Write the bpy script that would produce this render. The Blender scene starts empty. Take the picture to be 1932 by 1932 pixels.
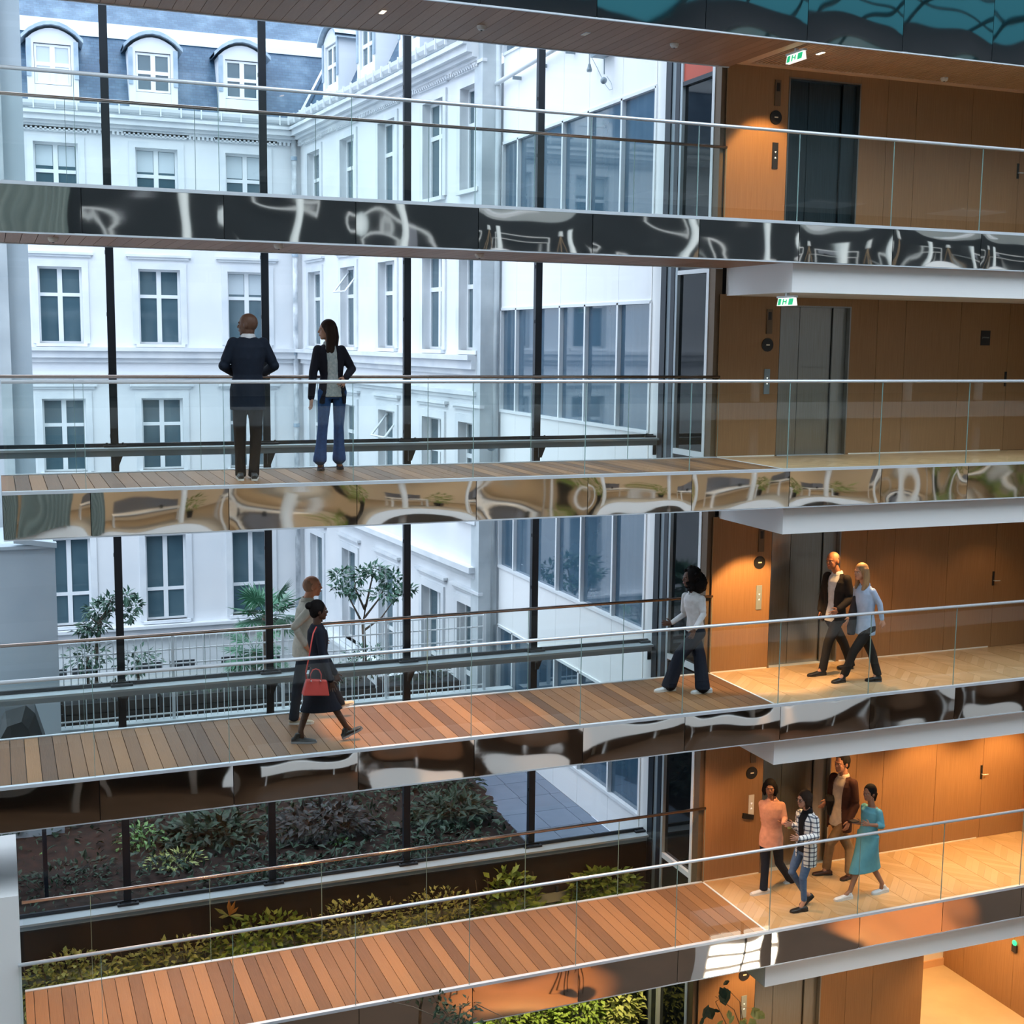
import bpy, math, random
from mathutils import Vector, Matrix
random.seed(7)
S = bpy.context.scene
COL = S.collection
# ------------------------------------------------------------------ camera, sky, exposure
FPX, CX, CY = 2453.67, 966.0, 966.0
YAW, PITCH, ROLL = .3785, .1308, .0115
CAM = Vector((0, -14.049, 4.666))
FW = Vector((math.sin(YAW)*math.cos(PITCH), math.cos(YAW)*math.cos(PITCH), -math.sin(PITCH)))
RT = Vector((math.cos(YAW), -math.sin(YAW), 0)); UP = RT.cross(FW)
R2 = math.cos(ROLL)*RT + math.sin(ROLL)*UP; U2 = -math.sin(ROLL)*RT + math.cos(ROLL)*UP
cam = bpy.data.cameras.new('camera'); co = bpy.data.objects.new('camera', cam); COL.objects.link(co)
co.matrix_world = Matrix.Translation(CAM) @ Matrix((R2, U2, -FW)).transposed().to_4x4()
cam.sensor_width = 36; cam.lens = FPX/1932*36; cam.clip_end = 300; cam.clip_start = .05
S.camera = co
S.view_settings.view_transform = 'Standard'; S.view_settings.look = 'None'
S.view_settings.gamma = 1; S.view_settings.use_curve_mapping = False
S.view_settings.exposure = 0.0
S.cycles.use_denoising = True
S.cycles.max_bounces = 10; S.cycles.transparent_max_bounces = 24
S.cycles.sample_clamp_indirect = 4; S.cycles.caustics_reflective = False; S.cycles.caustics_refractive = False
W = bpy.data.worlds.new('sky'); S.world = W; W.use_nodes = True
nt = W.node_tree; bg = nt.nodes['Background']
tc = nt.nodes.new('ShaderNodeTexCoord'); sp = nt.nodes.new('ShaderNodeSeparateXYZ'); cr = nt.nodes.new('ShaderNodeValToRGB')
nt.links.new(tc.outputs['Generated'], sp.inputs[0]); nt.links.new(sp.outputs['Z'], cr.inputs[0]); nt.links.new(cr.outputs[0], bg.inputs[0])
cr.color_ramp.elements[0].position = 0; cr.color_ramp.elements[0].color = (.24, .28, .34, 1)
cr.color_ramp.elements[1].position = 1; cr.color_ramp.elements[1].color = (.98, 1.10, 1.22, 1)   # overcast: brighter towards the zenith
bg.inputs[1].default_value = SKY = 4.4

def light(kind, loc, energy, color, target=None, **kw):
    d = bpy.data.lights.new('lamp_light', kind); d.energy = energy; d.color = color
    for k, v in kw.items(): setattr(d, k, v)
    o = bpy.data.objects.new('lamp_light', d); COL.objects.link(o); o.location = loc
    if target is not None: o.rotation_euler = (Vector(target)-Vector(loc)).to_track_quat('-Z', 'Y').to_euler()
    return o
WARM = (1, .55, .20)
# ------------------------------------------------------------------ helpers
def at(u, v, X=None, Y=None, Z=None):
    d = FW + R2*((u-CX)/FPX) - U2*((v-CY)/FPX)
    for k, a in enumerate((X, Y, Z)):
        if a is not None: return CAM + d*((a-CAM[k])/d[k])

def mat(name, col, rough=.6, metal=0, var=None, scale=8, bump=0, spec=.5, emit=None, es=0, rnd=0, stretch=None, coat=0, trans=0):
    m = bpy.data.materials.new(name); m.use_nodes = True; n = m.node_tree; b = n.nodes['Principled BSDF']
    b.inputs['Roughness'].default_value = rough; b.inputs['Metallic'].default_value = metal
    b.inputs['Specular IOR Level'].default_value = spec; b.inputs['Coat Weight'].default_value = coat
    c = (*col, 1); b.inputs['Base Color'].default_value = c
    if emit: b.inputs['Emission Color'].default_value = (*emit, 1); b.inputs['Emission Strength'].default_value = es
    if var or bump or rnd:
        t = n.nodes.new('ShaderNodeTexCoord'); mp = n.nodes.new('ShaderNodeMapping'); n.links.new(t.outputs['Object'], mp.inputs[0])
        if stretch: mp.inputs['Scale'].default_value = stretch
        nz = n.nodes.new('ShaderNodeTexNoise'); nz.inputs['Scale'].default_value = scale; nz.inputs['Detail'].default_value = 5
        n.links.new(mp.outputs[0], nz.inputs[0])
        mx = n.nodes.new('ShaderNodeMix'); mx.data_type = 'RGBA'; mx.inputs['A'].default_value = c
        mx.inputs['B'].default_value = (*(var or col), 1)
        rp = n.nodes.new('ShaderNodeMapRange'); rp.inputs['From Min'].default_value = .3; rp.inputs['From Max'].default_value = .7
        n.links.new(nz.outputs['Fac'], rp.inputs['Value'])
        if rnd:
            oi = n.nodes.new('ShaderNodeObjectInfo'); ad = n.nodes.new('ShaderNodeMath'); ad.operation = 'MULTIPLY_ADD'
            ad.inputs[1].default_value = 1-rnd; md = n.nodes.new('ShaderNodeMath'); md.operation = 'MULTIPLY'; md.inputs[1].default_value = rnd
            n.links.new(oi.outputs['Random'], md.inputs[0]); n.links.new(rp.outputs[0], ad.inputs[0]); n.links.new(md.outputs[0], ad.inputs[2])
            n.links.new(ad.outputs[0], mx.inputs['Factor'])
            va = n.nodes.new('ShaderNodeVectorMath'); va.operation = 'ADD'; cb = n.nodes.new('ShaderNodeCombineXYZ')
            m9 = n.nodes.new('ShaderNodeMath'); m9.operation = 'MULTIPLY'; m9.inputs[1].default_value = 37
            n.links.new(oi.outputs['Random'], m9.inputs[0]); n.links.new(m9.outputs[0], cb.inputs[0]); n.links.new(m9.outputs[0], cb.inputs[2])
            n.links.new(mp.outputs[0], va.inputs[0]); n.links.new(cb.outputs[0], va.inputs[1]); n.links.new(va.outputs[0], nz.inputs[0])
        else: n.links.new(rp.outputs[0], mx.inputs['Factor'])
        n.links.new(mx.outputs['Result'], b.inputs['Base Color'])
        if bump:
            bp = n.nodes.new('ShaderNodeBump'); bp.inputs['Strength'].default_value = bump; bp.inputs['Distance'].default_value = .01
            n.links.new(nz.outputs['Fac'], bp.inputs['Height']); n.links.new(bp.outputs[0], b.inputs['Normal'])
    return m

def glassmat(name, tint, ior=1.5, refl=1.0, rtint=(1, 1, 1)):
    m = bpy.data.materials.new(name); m.use_nodes = True; n = m.node_tree; n.nodes.remove(n.nodes['Principled BSDF'])
    tr = n.nodes.new('ShaderNodeBsdfTransparent'); tr.inputs[0].default_value = (*tint, 1)
    gl = n.nodes.new('ShaderNodeBsdfGlossy'); gl.inputs['Roughness'].default_value = 0.0; gl.inputs[0].default_value = (*rtint, 1)
    fr = n.nodes.new('ShaderNodeFresnel'); fr.inputs[0].default_value = ior
    g = n.nodes.new('ShaderNodeNewGeometry'); mu = n.nodes.new('ShaderNodeMath'); mu.operation = 'MULTIPLY'; mu.inputs[1].default_value = refl
    n.links.new(fr.outputs[0], mu.inputs[0])
    # no reflection from inside faces (avoids total internal reflection in the thin pane)
    inv = n.nodes.new('ShaderNodeMath'); inv.operation = 'SUBTRACT'; inv.inputs[0].default_value = 1
    n.links.new(g.outputs['Backfacing'], inv.inputs[1]); m2 = n.nodes.new('ShaderNodeMath'); m2.operation = 'MULTIPLY'
    n.links.new(mu.outputs[0], m2.inputs[0]); n.links.new(inv.outputs[0], m2.inputs[1])
    mx = n.nodes.new('ShaderNodeMixShader'); n.links.new(m2.outputs[0], mx.inputs[0]); n.links.new(tr.outputs[0], mx.inputs[1]); n.links.new(gl.outputs[0], mx.inputs[2])
    n.links.new(mx.outputs[0], n.nodes['Material Output'].inputs[0])
    return m

ORG = {}
def link(name, data, parent=None):
    o = bpy.data.objects.new(name, data); COL.objects.link(o)
    if parent is not None: o.parent = parent
    return o
def tag(o, label=None, cat=None, group=None, kind=None):
    if label: o['label'] = label
    if cat: o['category'] = cat
    if group: o['group'] = group
    if kind: o['kind'] = kind
    return o
def thing(name, label=None, cat=None, loc=(0, 0, 0), group=None, kind=None):
    o = link(name, None); o.location = loc; ORG[o.name] = Vector(loc); o.empty_display_size = .2
    return tag(o, label, cat, group, kind)
def origin(p):
    if p is None: return Vector((0, 0, 0))
    return ORG.get(p.name, Vector((0, 0, 0)))

class MB:
    def __init__(s): s.v = []; s.f = []
    def add(s, vs, fs):
        o = len(s.v); s.v += [tuple(v) for v in vs]; s.f += [tuple(i+o for i in f) for f in fs]; return s
    def box(s, x0, x1, y0, y1, z0, z1):
        return s.add([(x0,y0,z0),(x1,y0,z0),(x1,y1,z0),(x0,y1,z0),(x0,y0,z1),(x1,y0,z1),(x1,y1,z1),(x0,y1,z1)],
                     [(0,3,2,1),(4,5,6,7),(0,1,5,4),(1,2,6,5),(2,3,7,6),(3,0,4,7)])
    def quad(s, a, b, c, d): return s.add([a, b, c, d], [(0, 1, 2, 3)])
    def pbox(s, P, s0, s1, z0, z1, d0, d1):
        """box in the frame of a facade: P(s, z, d) -> world, d outwards"""
        return s.add([P(s0,z0,d0),P(s1,z0,d0),P(s1,z0,d1),P(s0,z0,d1),P(s0,z1,d0),P(s1,z1,d0),P(s1,z1,d1),P(s0,z1,d1)],
                     [(0,3,2,1),(4,5,6,7),(0,1,5,4),(1,2,6,5),(2,3,7,6),(3,0,4,7)])
    def prism(s, pts, y0, y1, ax='y'):
        n = len(pts); f = {'y': lambda a, b, t: (a, t, b), 'x': lambda a, b, t: (t, a, b), 'z': lambda a, b, t: (a, b, t)}[ax]
        return s.add([f(a, b, y0) for a, b in pts]+[f(a, b, y1) for a, b in pts],
                     [tuple(range(n))[::-1], tuple(range(n, 2*n))]+[(i, (i+1) % n, (i+1) % n+n, i+n) for i in range(n)])
    def tube(s, pts, r, n=8, r1=None, caps=True):
        pts = [Vector(p) for p in pts]; R = []; K = len(pts)
        for i, p in enumerate(pts):
            d = (pts[min(i+1, K-1)]-pts[max(i-1, 0)]).normalized()
            a = d.cross(Vector((0, 0, 1)));
            if a.length < .05: a = d.cross(Vector((1, 0, 0)))
            a.normalize(); b = d.cross(a)
            rr = r[i] if isinstance(r, (list, tuple)) else r+((r1 if r1 is not None else r)-r)*i/max(K-1, 1)
            R.append([p+a*rr*math.cos(t*2*math.pi/n)+b*rr*math.sin(t*2*math.pi/n) for t in range(n)])
        vs = [v for q in R for v in q]; fs = []
        for i in range(K-1):
            for t in range(n): fs.append((i*n+t, i*n+(t+1) % n, (i+1)*n+(t+1) % n, (i+1)*n+t))
        if caps: fs += [tuple(range(n))[::-1], tuple((K-1)*n+t for t in range(n))]
        return s.add(vs, fs)
    def lathe(s, c, prof, n=16):
        vs = []; fs = []; K = len(prof)
        for r, z in prof: vs += [(c[0]+r*math.cos(t*2*math.pi/n), c[1]+r*math.sin(t*2*math.pi/n), c[2]+z) for t in range(n)]
        for i in range(K-1):
            for t in range(n): fs.append((i*n+t, i*n+(t+1) % n, (i+1)*n+(t+1) % n, (i+1)*n+t))
        fs += [tuple(range(n))[::-1], tuple((K-1)*n+t for t in range(n))]
        return s.add(vs, fs)
    def ball(s, c, r, n=10, m=7):
        r = (r, r, r) if not isinstance(r, (tuple, list)) else r; vs = [(c[0], c[1], c[2]-r[2])]; fs = []
        for i in range(1, m):
            a = math.pi*i/m-math.pi/2
            vs += [(c[0]+r[0]*math.cos(a)*math.cos(t*2*math.pi/n), c[1]+r[1]*math.cos(a)*math.sin(t*2*math.pi/n), c[2]+r[2]*math.sin(a)) for t in range(n)]
        vs.append((c[0], c[1], c[2]+r[2]))
        for t in range(n): fs.append((0, 1+(t+1) % n, 1+t))
        for i in range(m-2):
            for t in range(n): fs.append((1+i*n+t, 1+i*n+(t+1) % n, 1+(i+1)*n+(t+1) % n, 1+(i+1)*n+t))
        L = len(vs)-1
        for t in range(n): fs.append((1+(m-2)*n+t, 1+(m-2)*n+(t+1) % n, L))
        return s.add(vs, fs)
    def build(s, name, m, parent=None, smooth=False, label=None, kind=None, group=None, cat=None):
        o0 = origin(parent); me = bpy.data.meshes.new(name)
        me.from_pydata([(v[0]-o0.x, v[1]-o0.y, v[2]-o0.z) for v in s.v], [], s.f)
        if m is not None:
            for q in (m if isinstance(m, (list, tuple)) else [m]): me.materials.append(q)
        if smooth: me.polygons.foreach_set('use_smooth', [True]*len(me.polygons))
        me.update(); o = link(name, me, parent)
        if parent is not None: ORG[o.name] = o0
        return tag(o, label, cat, group, kind)
def box(name, m, b, parent=None, **k): return MB().box(*b).build(name, m, parent, **k)
def clone(o, dx, parent=None):
    c = o.copy(); COL.objects.link(c); c.location = o.location+Vector(dx); c.parent = parent or o.parent
    if parent is None: ORG[c.name] = origin(o)
    return c
def text(name, s, size, loc, rot, m, parent=None):
    cu = bpy.data.curves.new(name, 'FONT'); cu.body = s; cu.size = size; cu.extrude = .0012; cu.align_x = 'CENTER'; cu.align_y = 'CENTER'
    cu.materials.append(m); o = link(name, cu, parent); o.location = Vector(loc)-origin(parent); o.rotation_euler = rot
    bpy.context.view_layer.update(); me = bpy.data.meshes.new_from_object(o); q = link(name, me, parent); q.location = o.location; q.rotation_euler = rot; bpy.data.objects.remove(o); return q

# ------------------------------------------------------------------ materials
M = dict(
 deck=mat('deck wood', (.115,.056,.026), .5, var=(.37,.185,.075), scale=3, stretch=(30,1.2,8), rnd=.85, bump=.15, spec=.4),
 soffit=mat('soffit wood', (.30,.15,.08), .55, var=(.42,.23,.13), scale=3, stretch=(30,1.2,8), rnd=.6),
 oakwall=mat('oak veneer', (.27,.145,.065), .45, var=(.34,.19,.09), scale=2.5, stretch=(22,22,.8), rnd=.25, spec=.35),
 parquet=mat('oak parquet', (.50,.32,.15), .32, var=(.66,.45,.25), scale=4, rnd=.8, spec=.4),
 mirror=mat('polished steel cladding', (.80,.79,.76), .03, metal=1),
 alu=mat('brushed aluminium', (.70,.76,.82), .4, metal=.35),
 steel=mat('handrail steel', (.74,.80,.86), .3, metal=.5),
 darksteel=mat('dark painted steel', (.012,.018,.028), .4, spec=.5),
 greysteel=mat('grey painted steel', (.24,.30,.34), .45),
 ledge=mat('ledge metal', (.42,.49,.53), .45, metal=.15),
 white=mat('white plaster', (.90,.91,.91), .6),
 whitesoft=mat('off white paint', (.72,.70,.66), .7),
 whitemetal=mat('white metal', (.80,.83,.85), .35, spec=.5),
 liftsteel=mat('lift door steel', (.30,.29,.26), .28, metal=1, var=(.34,.34,.33), scale=2, stretch=(30,1,1)),
 plaster=mat('facade stone', (.80,.81,.82), .85, var=(.70,.73,.76), scale=.7, bump=.05),
 plaster2=mat('facade moulding', (.78,.80,.81), .85, var=(.62,.66,.70), scale=1.5),
 slate=None,
 zinc=mat('zinc', (.26,.36,.46), .5, metal=.2, var=(.46,.55,.62), scale=3),
 pane=mat('window pane', (.05,.10,.13), .05, spec=.9, var=(.09,.15,.18), scale=1.2),
 blind=mat('window blind', (.55,.62,.66), .8),
 black=mat('black plastic', (.012,.012,.013), .45),
 darkin=mat('dark interior', (.02,.025,.03), .8),
 emitwarm=mat('warm downlight lens', (1,.8,.5), .5, emit=(1,.62,.3), es=14),
 emitcool=mat('white lamp lens', (1,1,1), .5, emit=(1,.9,.75), es=8),
 green=mat('sign green', (.0,.35,.14), .5, emit=(.02,.6,.25), es=.8),
 signwhite=mat('sign white', (.9,.9,.85), .5, emit=(1,1,.95), es=.9),
 cream=mat('cream print', (.85,.76,.6), .6),
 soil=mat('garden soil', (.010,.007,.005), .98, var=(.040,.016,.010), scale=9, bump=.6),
 paving=mat('bluish paving', (.13,.17,.23), .5, var=(.18,.22,.29), scale=4, rnd=.5),
 concrete=mat('weathered concrete', (.60,.65,.67), .85, var=(.42,.47,.50), scale=1.6, bump=.1),
 greywall=mat('grey rendered wall', (.46,.53,.57), .85, var=(.38,.45,.50), scale=.9),
 groundfar=mat('courtyard ground', (.018,.025,.028), .9, var=(.035,.04,.04), scale=2),
 bark=mat('bark', (.10,.075,.055), .9, var=(.16,.12,.09), scale=20),
 leafblue=mat('tree leaf', (.035,.10,.07), .5, var=(.08,.19,.12), scale=6, rnd=.3),
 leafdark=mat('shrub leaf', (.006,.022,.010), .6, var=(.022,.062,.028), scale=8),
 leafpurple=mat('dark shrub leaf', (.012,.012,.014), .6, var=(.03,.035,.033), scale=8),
 leafgreen=mat('wall plant leaf', (.13,.24,.03), .5, var=(.28,.38,.08), scale=7),
 leafyellow=mat('variegated leaf', (.30,.36,.09), .5, var=(.48,.52,.20), scale=9),
 leafbright=mat('bright shrub leaf', (.10,.26,.06), .5, var=(.20,.36,.12), scale=7),
 palm=mat('palm frond', (.04,.16,.09), .5, var=(.09,.24,.14), scale=6),
 slat=mat('grey green slat', (.17,.20,.16), .6),
 brick=mat('chimney brick', (.40,.34,.33), .9, var=(.55,.50,.48), scale=25),
 carpet=mat('dark office', (.05,.055,.06), .9),  # near-black walls and floors: the unlit offices' darkness is put into the colour
 fabric=mat('black cover', (.012,.018,.022), .55, var=(.03,.04,.045), scale=3, bump=.4),
 red=mat('red panel', (.55,.10,.06), .6),
)
def slatemat():
    m = bpy.data.materials.new('roof slate'); m.use_nodes = True; n = m.node_tree; b = n.nodes['Principled BSDF']
    t = n.nodes.new('ShaderNodeTexCoord'); br = n.nodes.new('ShaderNodeTexBrick'); n.links.new(t.outputs['UV'], br.inputs[0])
    br.inputs['Scale'].default_value = 1; br.inputs['Brick Width'].default_value = .16; br.inputs['Row Height'].default_value = .085; br.inputs['Mortar Size'].default_value = .006
    br.inputs['Color1'].default_value = (.030,.080,.150,1); br.inputs['Color2'].default_value = (.05,.115,.19,1); br.inputs['Mortar'].default_value = (.03,.065,.11,1)
    nz = n.nodes.new('ShaderNodeTexNoise'); nz.inputs['Scale'].default_value = 1.3; nz.inputs['Detail'].default_value = 6; n.links.new(t.outputs['UV'], nz.inputs[0])
    mx = n.nodes.new('ShaderNodeMix'); mx.data_type = 'RGBA'; mx.blend_type = 'ADD'; mp = n.nodes.new('ShaderNodeMapRange'); mp.inputs[1].default_value = .48; mp.inputs[2].default_value = .8; mp.inputs[4].default_value = .5
    n.links.new(nz.outputs[0], mp.inputs[0]); n.links.new(mp.outputs[0], mx.inputs['Factor']); n.links.new(br.outputs[0], mx.inputs['A']); mx.inputs['B'].default_value = (.20,.26,.30,1)
    n.links.new(mx.outputs['Result'], b.inputs['Base Color']); b.inputs['Roughness'].default_value = .45
    return m
M['slate'] = slatemat()
M['glass'] = glassmat('balustrade glass', (.965,.988,.98), 1.5, 1.15, (.95, 1, .98))
M['glassrear'] = glassmat('rear balustrade glass', (.97,.988,.98), 1.5, .4, (.95, 1, .98))
M['facadeglass'] = glassmat('facade glass', (.965,.978,.996), 1.45, .7)
M['edge'] = mat('glass edge', (.22,.36,.34), .3)
M['darkglass'] = mat('dark reflective glass', (.006,.009,.012), .03, spec=.25)
M['wingglass'] = mat('tinted window glass', (.035,.085,.135), .03, spec=1.0, coat=.6, var=(.05,.11,.17), scale=.8)
LV = {5: 8.83, 4: 6.175, 3: 3.086, 2: 0.0, 1: -3.119, 0: -6.24}
W1 = 1.702; XB = 9.31; FB = .49
PAN = [5.14+1.4195*k for k in range(-5, 9)]
ORD = {5: 'top', 4: 'fourth', 3: 'third', 2: 'second', 1: 'lowest'}
# ------------------------------------------------------------------ bridges
def fascia(br, x0, x1, ztop, zbot, seed):
    """mirror panel with a slight pillow, so that it bends what it reflects"""
    rnd = random.Random(seed); nx, nz = 26, 8; m = MB(); a = rnd.uniform(.0035, .0065); ph = rnd.uniform(0, 6.28); b = rnd.uniform(.0008, .0018); sg = rnd.choice((-1, 1, 1))
    vs = []; L = x1-x0
    for j in range(nz+1):
        for i in range(nx+1):
            s = i/nx; t = j/nz
            e = (1-(2*s-1)**4)*(1-.5*(2*t-1)**2)
            y = -a*sg*e + b*math.sin(s*9+ph)*e + .0012*math.sin(t*3.5+ph*2+s*3)
            vs.append((x0+L*s, y, zbot+(ztop-zbot)*t))
    fs = [(j*(nx+1)+i, j*(nx+1)+i+1, (j+1)*(nx+1)+i+1, (j+1)*(nx+1)+i) for j in range(nz) for i in range(nx)]
    m.add(vs, fs); o = m.build('fascia_panel', M['mirror'], br, smooth=True)
    return o
PITCHP = .155
def bridge(l):
    z = LV[l]; zb = z-FB
    xl = {1: .07, 3: .03}.get(l, -1.2)
    look = {5: 'topmost footbridge seen only from below, with brown plank underside', 4: 'upper footbridge level with the dark mirrored band, plank underside just showing',
            3: 'footbridge with grey-brown deck where a man and a woman stand by the glass', 2: 'footbridge with reddish plank deck where people walk, one with a red bag',
            1: 'lowest footbridge with empty orange-brown plank deck'}[l]
    br = thing('footbridge', look, 'footbridge', (xl, 0, z))
    top = z if l < 5 else z+.5
    box('slab', M['darksteel'], (xl, XB, .03, W1, zb+.03, z-.035), br)
    if l < 4:
        x = XB-.004; first = None
        while x > xl+.02:
            x0 = max(x-PITCHP+.007, xl)
            if first is None: first = box('deck_plank', M['deck'], (x0, x, .045, W1-.02, z-.034, z), br)
            elif x0 > xl: o = clone(first, (x-XB+.004, 0, 0)); ORG[o.name] = origin(br)
            else: box('deck_plank', M['deck'], (x0, x, .045, W1-.02, z-.034, z), br)
            x -= PITCHP
    if l >= 4:
        x = XB-.004; first = None
        while x > xl+.02:
            if first is None: first = box('soffit_plank', M['soffit'], (x-PITCHP+.006, x, .03, W1-.03, zb, zb+.025), br)
            else: clone(first, (x-XB+.004, 0, 0))
            x -= PITCHP
    else: box('soffit_panel', M['darksteel'], (xl, XB, .03, W1, zb, zb+.028), br)
    box('edge_trim', M['alu'], (xl, 15.2, -.014, .04, top-.03, top+.006), br)
    MB().box(xl, XB, W1-.02, W1+.03, z-.06, z+.012).box(xl, XB, W1-.03, W1, zb-.012, zb+.03).build('rear_trim', M['alu'], br)
    MB().box(xl, 15.2, 0.0, .03, zb-.012, zb+.006).build('lower_trim', M['alu'], br)
    xs = [max(p, xl) for p in PAN if p > xl-1.4]
    for i in range(len(xs)-1):
        if xs[i+1]-xs[i] > .05: fascia(br, xs[i]+.004, xs[i+1]-.004, top-.03, zb+.004, l*50+i)
    box('fascia_back', M['black'], (xl, 15.19, .016, .029, zb+.004, top-.03), br)
    return br
for l in (5, 4, 3, 2, 1): bridge(l)

def balustrade(l, rear):
    z = LV[l]; y = W1-.004 if rear else .006; h = 1.126 if not rear else 1.13
    if not rear: h += {4: -.03, 3: 0, 2: 0, 1: .03}[l]
    xl = {1: .0 if not rear else .07, 3: .06}.get(l, -1.2); xr = XB+.02 if rear else 15.2
    lab = f"{'rear' if rear else 'front'} glass balustrade with a thin {'brownish' if rear else 'pale'} rail on the {ORD[l]} bridge from the {'bottom' if 0 else 'top' if 0 else 'ground'}"
    lab = {4: 'clear glass balustrade along the upper bridge above the dark mirrored band', 3: 'clear glass balustrade in front of the standing man and woman',
           2: 'clear glass balustrade in front of the woman with the red bag', 1: 'clear glass balustrade along the lowest plank deck'}[l] if not rear else \
          {4: 'far-side glass balustrade of the upper bridge, thin brownish rail', 3: 'far-side glass balustrade behind the standing man and woman',
           2: 'far-side glass balustrade behind the walking people, brownish rail', 1: 'far-side glass balustrade of the lowest bridge, before the green plants'}[l]
    b = thing('glass_balustrade', lab, 'balustrade', (xl, y, z))
    xs = [xl]+[p-.035 for p in PAN if xl+.1 < p-.035 < xr-.1]+[xr]
    for i in range(len(xs)-1):
        p = box('glass_panel', M['glassrear'] if rear else M['glass'], (xs[i]+.006, xs[i+1]-.006, y, y+.014, z-.02, z+h-.02), b)
        box('panel_edge', M['edge'], (xs[i+1]-.006, xs[i+1]-.001, y, y+.014, z-.02, z+h-.02), p)
    MB().tube([(xl, y+.007, z+h-.012), (xr, y+.007, z+h-.012)], .021, 10).build('handrail', M['steel'] if not rear else M['railbrown'], b, smooth=True)
M['railbrown'] = mat('bronze toned rail', (.42,.36,.33), .25, metal=1)  # same steel as the front rail; the brown reflection is put into its colour
for l in (4, 3, 2, 1):
    balustrade(l, False); balustrade(l, True)

# ------------------------------------------------------------------ landings right of the bridges
XR = 15.2
def parquet(l):
    z = LV[l]; t = thing('floor', None, None, (XB, 0, z), kind='structure')
    box('subfloor', M['parquetjoint'], (XB+.03, XR, .04, W1+.1, z-.2, z-.006), t)
    L, Wd = .56, .095; a = math.radians(45); cnt = 0; meshes = {}
    c, s_ = math.cos(a), math.sin(a)
    x0, x1, y0, y1 = XB+.035, XR, .045, W1+.02
    # herringbone: pairs of blocks at +45 and -45 degrees in columns
    colw = L*c
    k = 0
    n_cols = int((x1-x0)/colw)+2
    for k in range(n_cols):
        xc = x0+k*colw; sg = 1 if k % 2 == 0 else -1
        step = Wd/c; j0 = int((y0-L)/step)-1; j1 = int(y1/step)+2
        for j in range(j0, j1):
            # parallelogram spanning the column
            ya = j*step+(0 if sg > 0 else L*s_); yb = ya+sg*L*s_
            pts = [(xc, ya), (xc+colw, yb), (xc+colw, yb+step), (xc, ya+step)]
            # clip to the floor
            def clip(p, f, g):
                out = []
                for i in range(len(p)):
                    A, B = p[i], p[(i+1) % len(p)]; fa, fb = f(A), f(B)
                    if fa >= 0: out.append(A)
                    if (fa >= 0) != (fb >= 0):
                        q = fa/(fa-fb); out.append((A[0]+(B[0]-A[0])*q, A[1]+(B[1]-A[1])*q))
                return out
            q = pts
            for f in (lambda p: p[1]-y0, lambda p: y1-p[1], lambda p: x1-p[0]):
                q = clip(q, f, 0)
                if len(q) < 3: break
            if len(q) < 3: continue
            mx_, my_ = sum(p[0] for p in q)/len(q), sum(p[1] for p in q)/len(q)
            ar = .5*abs(sum(q[i][0]*q[(i+1) % len(q)][1]-q[(i+1) % len(q)][0]*q[i][1] for i in range(len(q))))
            if ar < .0006: continue
            q = [(mx_+(p[0]-mx_)*.985, my_+(p[1]-my_)*.985) for p in q]
            MB().prism(q, z-.012, z, 'z').build('parquet_block', M['parquet'], t); cnt += 1
    box('threshold_strip', M['whitemetal'], (XB, XB+.03, .04, W1, z-.02, z+.004), t)
M['parquetjoint'] = mat('parquet joint', (.25,.15,.07), .6)
for l in (3, 2, 1): parquet(l)
t = thing('floor', None, None, (XB, 0, LV[4]), kind='structure'); box('floor_slab', M['parquet'], (XB, XR, .04, W1+.1, LV[4]-.2, LV[4]), t)

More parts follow.
